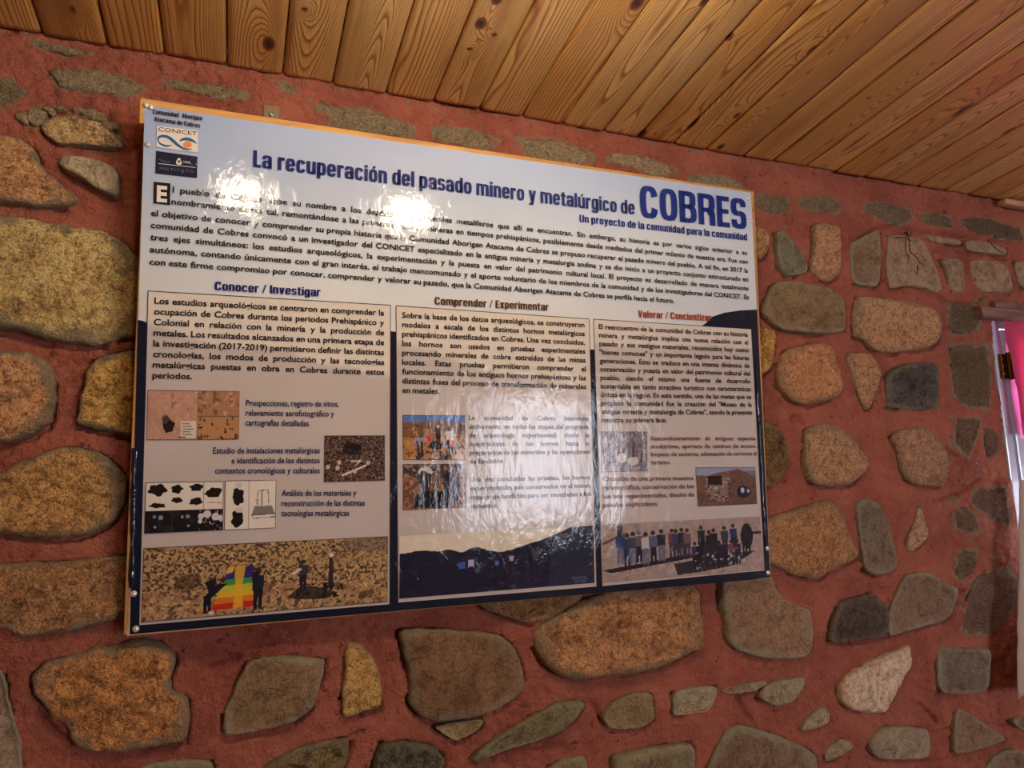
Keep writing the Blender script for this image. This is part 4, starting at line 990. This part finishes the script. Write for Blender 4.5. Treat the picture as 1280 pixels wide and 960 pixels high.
# bones on gravel
c = Cv(120, 92, (84, 66, 58)); c.blobs(.05, 44, 3, (36, 26, 26), None, .9); c.blobs(.3, 60, 4, (150, 118, 104), None, .8); c.blobs(.5, 44, 14, (196, 168, 150))
c.ell(.45, .3, .16, .14, (34, 28, 34), .9); c.ell(.52, .26, .1, .06, (20, 18, 22))
c.line(.3, .86, .68, .66, .016, (222, 206, 190)); c.line(.44, .56, .6, .56, .012, (214, 200, 186)); c.line(.52, .64, .6, .54, .01, (206, 190, 176))
for x_, y_ in ((.24, .58), (.22, .7), (.72, .6), (.06, .68), (.5, .78)): c.ell(x_, y_, .035, .05, (206, 176, 158))
c.grain(26, 40, 5); photo([(405.7, 544.8), (480.6, 544.5), (480.6, 600.4), (404.9, 602.5)], c)
# slag pieces and micrographs
c = Cv(150, 96, (232, 224, 210)); BK = (26, 20, 20)
def blob(cx, cy, rx, ry, sd, col=BK):
    a = np.arctan2((c.Y - cy) / ry, (c.X - cx) / rx); c.put(np.hypot((c.X - cx) / rx, (c.Y - cy) / ry) < 1 + .28 * fbm(a * 1.3 + 5, a * 0 + sd, sd, 3) + .1 * np.sin(a * 5 + sd), col)
blob(.15, .15, .11, .115, 1); blob(.4, .14, .075, .08, 2); blob(.64, .12, .085, .08, 3); blob(.87, .22, .1, .1, 4)
blob(.16, .46, .1, .045, 5); blob(.4, .36, .07, .05, 6); blob(.64, .4, .085, .07, 7); blob(.86, .27, .1, .06, 9)
c.line(.78, .42, .98, .44, .005, (190, 120, 100)); c.line(.74, 0, .74, .55, .004, (170, 160, 150))
m = c.Y > .56; c.put(m, (22, 20, 26)); c.blobs(.1, 10, 7, (42, 40, 50), m, .7)
for x_, y_, r_ in ((.12, .68, .02), (.2, .7, .03), (.13, .88, .018), (.47, .7, .02), (.54, .69, .025), (.55, .88, .018), (.71, .7, .04), (.79, .66, .05), (.9, .72, .05), (.97, .75, .04), (.7, .8, .03)): c.ell(x_, y_, r_, r_ * 1.5, (214, 210, 214) if x_ > .6 else (150, 150, 160))
c.blobs(.42, 40, 19, (196, 192, 196), m & (c.X > .68)); c.line(.345, .56, .345, 1, .003, (60, 56, 60)); c.line(.68, .56, .68, 1, .003, (60, 56, 60))
photo([(182.6, 603.3), (279, 601.7), (278.5, 662.3), (180.7, 666.8)], c)
c = Cv(96, 90, (234, 226, 212)); c.line(.46, 0, .46, 1, .006, (120, 110, 104))
blob(.25, .33, .11, .16, 11); blob(.24, .8, .11, .17, 12); c.ell(.26, .1, .07, .06, (214, 204, 190)); c.ell(.28, .6, .08, .06, (216, 206, 192))
G_ = (130, 124, 122)
c.poly([(.58, .53), (.92, .53), (.98, .7), (.52, .72)], G_); c.line(.52, .72, .98, .7, .008, (70, 66, 66))
for l_ in ((.64, .22, .62, .52), (.72, .2, .72, .52), (.84, .2, .86, .52), (.64, .22, .84, .2), (.6, .4, .66, .42), (.62, .44, .66, .5)): c.line(*l_, .007, (100, 94, 92))
c.line(.55, .78, .93, .77, .006, (90, 84, 84)); c.line(.9, .77, .98, .77, .012, (40, 36, 36)); c.line(.55, .78, .55, .74, .006, (90, 84, 84))
photo([(281.6, 601.2), (345.1, 600.1), (344, 659.6), (280.8, 662.3)], c)
# hillside with the rainbow cloth
c = Cv(400, 128, (176, 140, 98)); hl = c.Y < .62 + .1 * c.nz(3, 3, 1)
c.blobs(.02, 120, 21, (70, 54, 40), hl, .9); c.blobs(.3, 130, 22, (216, 184, 130), None, .85); c.blobs(.28, 80, 23, (62, 50, 42), ~hl, .8); c.blobs(.25, 50, 24, (150, 98, 72), ~hl, .6); c.blobs(.36, 26, 26, (66, 56, 36), ~hl, .6)
c.put((c.X > .8) & (c.Y < .25 - (1 - c.X) * .5), (120, 100, 90), .6); c.put((c.X > .45) & (c.Y > .22) & (c.Y < .32 + .2 * (c.X - .5)), (186, 150, 98), .35)
c.ell(.17, .5, .05, .1, (66, 46, 28), .6); c.poly([(.56, .82), (.62, .66), (.7, .7), (.78, .8), (.72, .88), (.62, .86)], (46, 36, 34), .85); c.blobs(.2, 40, 25, (30, 26, 26), (c.X > .6) & (c.X < .8) & (c.Y > .64) & (c.Y < .86))
c.grain(22, 90, 5)
RB = [(58, 40, 110), (52, 44, 128), (70, 150, 70), (196, 196, 60), (222, 186, 50), (222, 120, 40), (196, 50, 36)]
for k, (col_) in enumerate(RB):
    y0_, y1_ = .32 + k * .083, .32 + (k + 1) * .083
    fx_ = lambda y: .328 - (y - .32) * .12
    c.poly([(fx_(y0_), y0_ + .02), (.425, y0_), (.427, y1_), (fx_(y1_), y1_ + .02)], col_)
    if k < 1: c.poly([(fx_(y0_), y0_ + .02), (.35, y0_), (.34, y1_), (fx_(y1_), y1_ + .02)], (226, 180, 60))
c.poly([(.35, .33), (.393, .31), (.38, .6), (.385, .9), (.345, .92), (.352, .6)], (232, 184, 48), .85)
c.person(.245, .47, .48, (28, 26, 36), (24, 24, 34), .12); c.poly([(.235, .52), (.275, .46), (.28, .55), (.25, .68)], (28, 28, 38)); c.ell(.262, .95, .012, .03, (210, 200, 190))
c.person(.443, .37, .58, (26, 36, 60), (26, 24, 34)); c.person(.432, .36, .3, (40, 24, 40))
c.person(.628, .28, .46, (56, 56, 64), (34, 32, 44)); c.line(.605, .25, .625, .38, .004, (50, 44, 44)); c.poly([(.575, .48), (.61, .4), (.625, .42), (.59, .5)], (220, 200, 170))
c.poly([(.738, .26), (.755, .26), (.758, .66), (.735, .66)], (54, 42, 46)); c.ell(.747, .24, .01, .03, (226, 214, 196))
photo([(179.9, 685.4), (484.6, 670.5), (484, 751.8), (176.5, 777.3)], c)
# building the furnace
c = Cv(110, 78, (176, 122, 74)); c.rect(0, 0, 1, .18, (88, 118, 180)); c.poly([(0, .16), (.2, .17), (.5, .13), (.8, .16), (1, .2), (1, .5), (0, .5)], (128, 88, 58)); c.blobs(.2, 20, 3, (84, 66, 46), c.Y > .2, .7); c.blobs(.35, 22, 4, (206, 160, 104), c.Y > .25, .8)
c.poly([(.33, .46), (.36, .3), (.43, .32), (.44, .48)], (176, 130, 104)); c.poly([(.33, .5), (.42, .46), (.44, .58), (.34, .6)], (206, 50, 84)); c.poly([(.16, .62), (.22, .5), (.36, .5), (.34, .62), (.24, .7)], (150, 152, 160)); c.line(.22, .6, .26, .88, .02, (40, 40, 50)); c.line(.3, .6, .3, .84, .018, (36, 36, 46))
c.person(.56, .22, .45, (60, 56, 60), (26, 26, 34), 0, (214, 204, 190)); c.person(.76, .26, .6, (212, 204, 196), (40, 34, 40), -.05); c.line(.74, .58, .6, .72, .03, (28, 24, 30)); c.poly([(.74, .56), (.82, .56), (.83, .7), (.74, .7)], (186, 70, 66))
c.ell(.52, .68, .1, .1, (34, 28, 32)); c.ell(.86, .72, .07, .05, (30, 24, 26)); c.blobs(.05, 24, 9, (56, 44, 36), (c.Y > .8) & (c.X > .2) & (c.X < .8)); c.rect(.92, .22, 1, .36, (50, 46, 48)); c.grain(16, 40, 5)
photo([(503.3, 519.2), (580.7, 519.5), (581, 574.7), (503.6, 574.5)], c)
c = Cv(110, 78, (150, 104, 76)); m = c.Y < .3; c.put(m, (70, 56, 54)); c.blobs(.1, 24, 5, (176, 150, 140), m, .8); c.blobs(.1, 16, 6, (96, 66, 52), ~m, .8); c.blobs(.4, 24, 7, (210, 170, 130), ~m, .7)
c.ell(.35, .18, .11, .12, (206, 200, 200)); c.poly([(.22, .3), (.3, .14), (.46, .24), (.42, .46), (.26, .5)], (44, 34, 38)); c.line(.29, .4, .3, .66, .03, (30, 24, 30)); c.line(.38, .4, .36, .62, .024, (34, 28, 32)); c.poly([(.16, .98), (.2, .68), (.5, .56), (.72, .7), (.72, .98)], (18, 14, 20))
c.poly([(.64, .98), (.64, .3), (.7, .14), (.76, .3), (.74, .98)], (24, 20, 28)); c.person(.83, .16, .78, (56, 60, 84), (30, 34, 54)); c.person(.55, .24, .3, (70, 60, 70)); c.grain(18, 40, 8)
photo([(503.6, 580.4), (581.5, 579.9), (582, 634), (503.6, 637.3)], c)
# dusk silhouettes
c = Cv(320, 112, (228, 218, 196)); rd = .205 - .05 * np.exp(-((c.X - .1) / .07) ** 2) - .05 * np.exp(-((c.X - .37) / .045) ** 2) - .035 * np.exp(-((c.X - .24) / .05) ** 2) + .05 * np.exp(-((c.X - .5) / .07) ** 2) - .3 * np.clip((c.X - .55) / .33, 0, 1) ** 1.4 + .03 * np.exp(-((c.X - .3) / .03) ** 2) + .012 * c.nz(40, 1, 4) + .04
rd = rd + .06
c.put(c.Y > rd, (24, 28, 50)); c.blobs(.1, 12, 5, (38, 36, 66), (c.Y > rd + .1) & (c.X > .3), .8); c.put((c.Y > rd) & (c.X > .75), (48, 56, 74), .6)
for x_, t_, h_, q_ in ((.15, .45, .3, (20, 26, 52)), (.2, .42, .34, (22, 28, 54)), (.3, .42, .34, (56, 92, 168)), (.345, .4, .32, (170, 176, 206)), (.42, .42, .3, (32, 34, 68)), (.475, .46, .22, (76, 110, 180)), (.55, .4, .24, (176, 160, 200)), (.66, .34, .42, (24, 22, 34)), (.68, .32, .4, (70, 66, 84))): c.person(x_, t_, h_, q_, (26, 28, 54), 0, (40, 36, 60))
c.blobs(.25, 20, 8, (80, 90, 120), (c.Y > .86) & (c.X > .4), .6); c.grain(8, 60, 3)
photo([(499, 669.8), (741.3, 656.5), (742.7, 728.8), (498.4, 748.6)], c, I_PALE)
# faded work photo
c = Cv(80, 70, (158, 148, 152)); c.blobs(.0, 12, 5, (112, 100, 108), None, .8); c.blobs(.35, 18, 6, (92, 76, 84), None, .8); c.ell(.44, .66, .1, .12, (232, 226, 226)); c.ell(.68, .74, .13, .1, (206, 200, 204)); c.line(.7, .3, .68, .62, .025, (76, 62, 72)); c.line(.88, .5, .86, .75, .02, (80, 66, 72)); c.blobs(.1, 10, 9, (196, 190, 194), c.X < .45, .5); c.line(.5, 0, .5, .5, .004, (110, 100, 104))
photo([(751.2, 539.8), (807.6, 539.8), (808.7, 588.6), (751.9, 590)], c)
# stone kiln
c = Cv(104, 68, (132, 98, 84)); c.rect(0, 0, 1, .3, (146, 152, 176)); c.poly([(0, .2), (.2, .22), (.36, .14), (.52, .1), (.7, .04), (.82, .12), (1, .3), (1, 1), (0, 1)], (118, 86, 72)); c.blobs(.15, 20, 4, (84, 62, 56), c.Y > .35, .7)
c.poly([(.15, .3), (.5, .26), (.52, .8), (.36, .9), (.18, .72)], (136, 112, 100)); m = (c.X > .14) & (c.X < .56) & (c.Y > .3) & (c.Y < .9); c.blobs(.15, 30, 5, (60, 44, 42), m, .8); c.blobs(.35, 30, 6, (196, 176, 164), m, .8); c.rect(.19, .22, .42, .45, (38, 26, 28)); c.rect(.57, .1, 1, 1, (96, 62, 60), .5); c.ell(.78, .66, .12, .16, (36, 28, 44)); c.ell(.76, .62, .03, .07, (190, 196, 214)); c.ell(.86, .64, .02, .05, (170, 180, 206)); c.grain(14, 40, 8)
photo([(868.9, 584.7), (943, 584), (945.4, 629.5), (871.7, 632.8)], c)
# group photo
c = Cv(270, 98, (168, 148, 140)); c.grain(16, 30, 3); c.blobs(.3, 50, 4, (196, 176, 164), c.Y > .5, .7); c.blobs(.4, 50, 14, (130, 110, 106), None, .6)
c.line(0, .35, .13, .18, .006, (70, 56, 56)); c.poly([(.09, .06), (.12, .04), (.13, .3), (.09, .3)], (60, 52, 44)); c.line(.92, .3, 1, .3, .008, (50, 42, 46))
c.poly([(0, .78), (.25, .7), (.5, .6), (.6, .66), (.35, .74), (.05, .84)], (40, 36, 50)); c.poly([(.42, .76), (.6, .7), (.95, .62), (.8, .86), (.6, .93), (.44, .96)], (34, 30, 42), .85)
pc_ = [(40, 66, 120), (52, 60, 88), (66, 60, 82), (92, 84, 96), (190, 184, 186), (88, 96, 120), (40, 38, 52)]
for k, x_ in enumerate((.105, .145, .18, .215, .255, .30, .35)): c.person(x_, .14 + .02 * ((k * 5) % 3), .55, pc_[k], (34, 36, 56) if k % 2 else (100, 104, 124))
for k, x_ in enumerate((.415, .44, .475, .51)): c.person(x_, .14 + .015 * (k % 2), .5, [(120, 60, 80), (60, 66, 96), (46, 40, 60), (110, 84, 90)][k], (60, 56, 70))
for k, x_ in enumerate((.6, .65, .68, .75, .81, .88, .9)): c.person(x_, .12 + .03 * ((k * 3) % 4), .5, [(34, 34, 52), (30, 28, 42), (36, 30, 46), (44, 62, 72), (34, 56, 104), (26, 24, 38), (28, 26, 40)][k], (30, 28, 40))
for k, x_ in enumerate((.555, .585, .63, .67, .71, .745, .79, .83)): c.person(x_, .4 + .04 * ((k * 3) % 3), .46, [(50, 58, 84), (32, 30, 44), (80, 70, 86), (60, 56, 66), (40, 44, 78), (34, 34, 46), (110, 70, 84), (46, 40, 52)][k], (34, 30, 42))
c.ell(.9, .34, .04, .22, (26, 24, 38)); c.ell(.66, .6, .09, .2, (34, 32, 46), .7); c.blobs(.4, 60, 31, (206, 198, 204), (c.X > .55) & (c.X < .88) & (c.Y > .55) & (c.Y < .9), .8)
photo([(751.9, 655.3), (949, 645), (954.8, 712.6), (753, 729)], c, I_PALE)
bpy.data.objects.remove(_to)

# the laminate has lifted and puckered along the right and left borders
I_FILM = ink('puckered_film', (22, 30, 50))
for name_, p0, p1, wd_, sd in (('puckered_film', (943.5, 440), (957.2, 690), .0085, 1), ('puckered_film', (168.3, 560), (164.6, 735), .007, 5)):
    a_, b_ = B(*p0), B(*p1); nu, nv = 9, 140; U, Vv = np.meshgrid(np.linspace(0, 1, nu), np.linspace(0, 1, nv), indexing='ij')
    X = a_[0] + (b_[0] - a_[0]) * Vv + wd_ * (U - .5) * (1 + .5 * fbm(Vv * 9, U * 0, sd, 2)); Zz = a_[1] + (b_[1] - a_[1]) * Vv
    lift = (.0022 + .0018 * fbm(Vv * 16, U * 1.5, sd + 3, 3)) * np.sin(U * math.pi) ** .8 * np.clip(np.sin(Vv * math.pi) * 4, 0, 1)
    mesh(name_, np.stack([X.ravel(), (-LY * 3 - lift).ravel(), Zz.ravel()], 1), gridf(nu, nv), I_FILM, be, smooth=True)
# tacks
for x_, y_ in ((188.5, 134.5), (182.5, 131.8), (185, 181.2), (167, 742.2), (169.8, 786), (934.5, 248), (938.6, 276.5), (958.6, 685.5), (959.6, 716)):
    p_ = B(x_, y_); lathe('tack', [(.0052, .0), (.0050, .0012), (.0034, .0028), (.0010, .0036)], flat('tack_head', (226, 222, 214), .3, .4), be, 14, 'y', (p_[0], -LY * 2, p_[1]))
# hanging tab screwed on the back of the top rail
a_, b_ = B(329.5, 122.5), B(350.5, 149)
tab = boxes('hanger_plate', [(a_[0], b_[0], .022, .026, b_[1] - .05, a_[1] - .0)], flat('hanger_metal', (128, 108, 76), .5, .35), be, .002)
p_ = B(339.5, 136.5); lathe('screw', [(.0050, 0), (.0046, .0012), (.0020, .0026)], M_STEEL, tab, 12, 'y', (p_[0], .022, p_[1]))
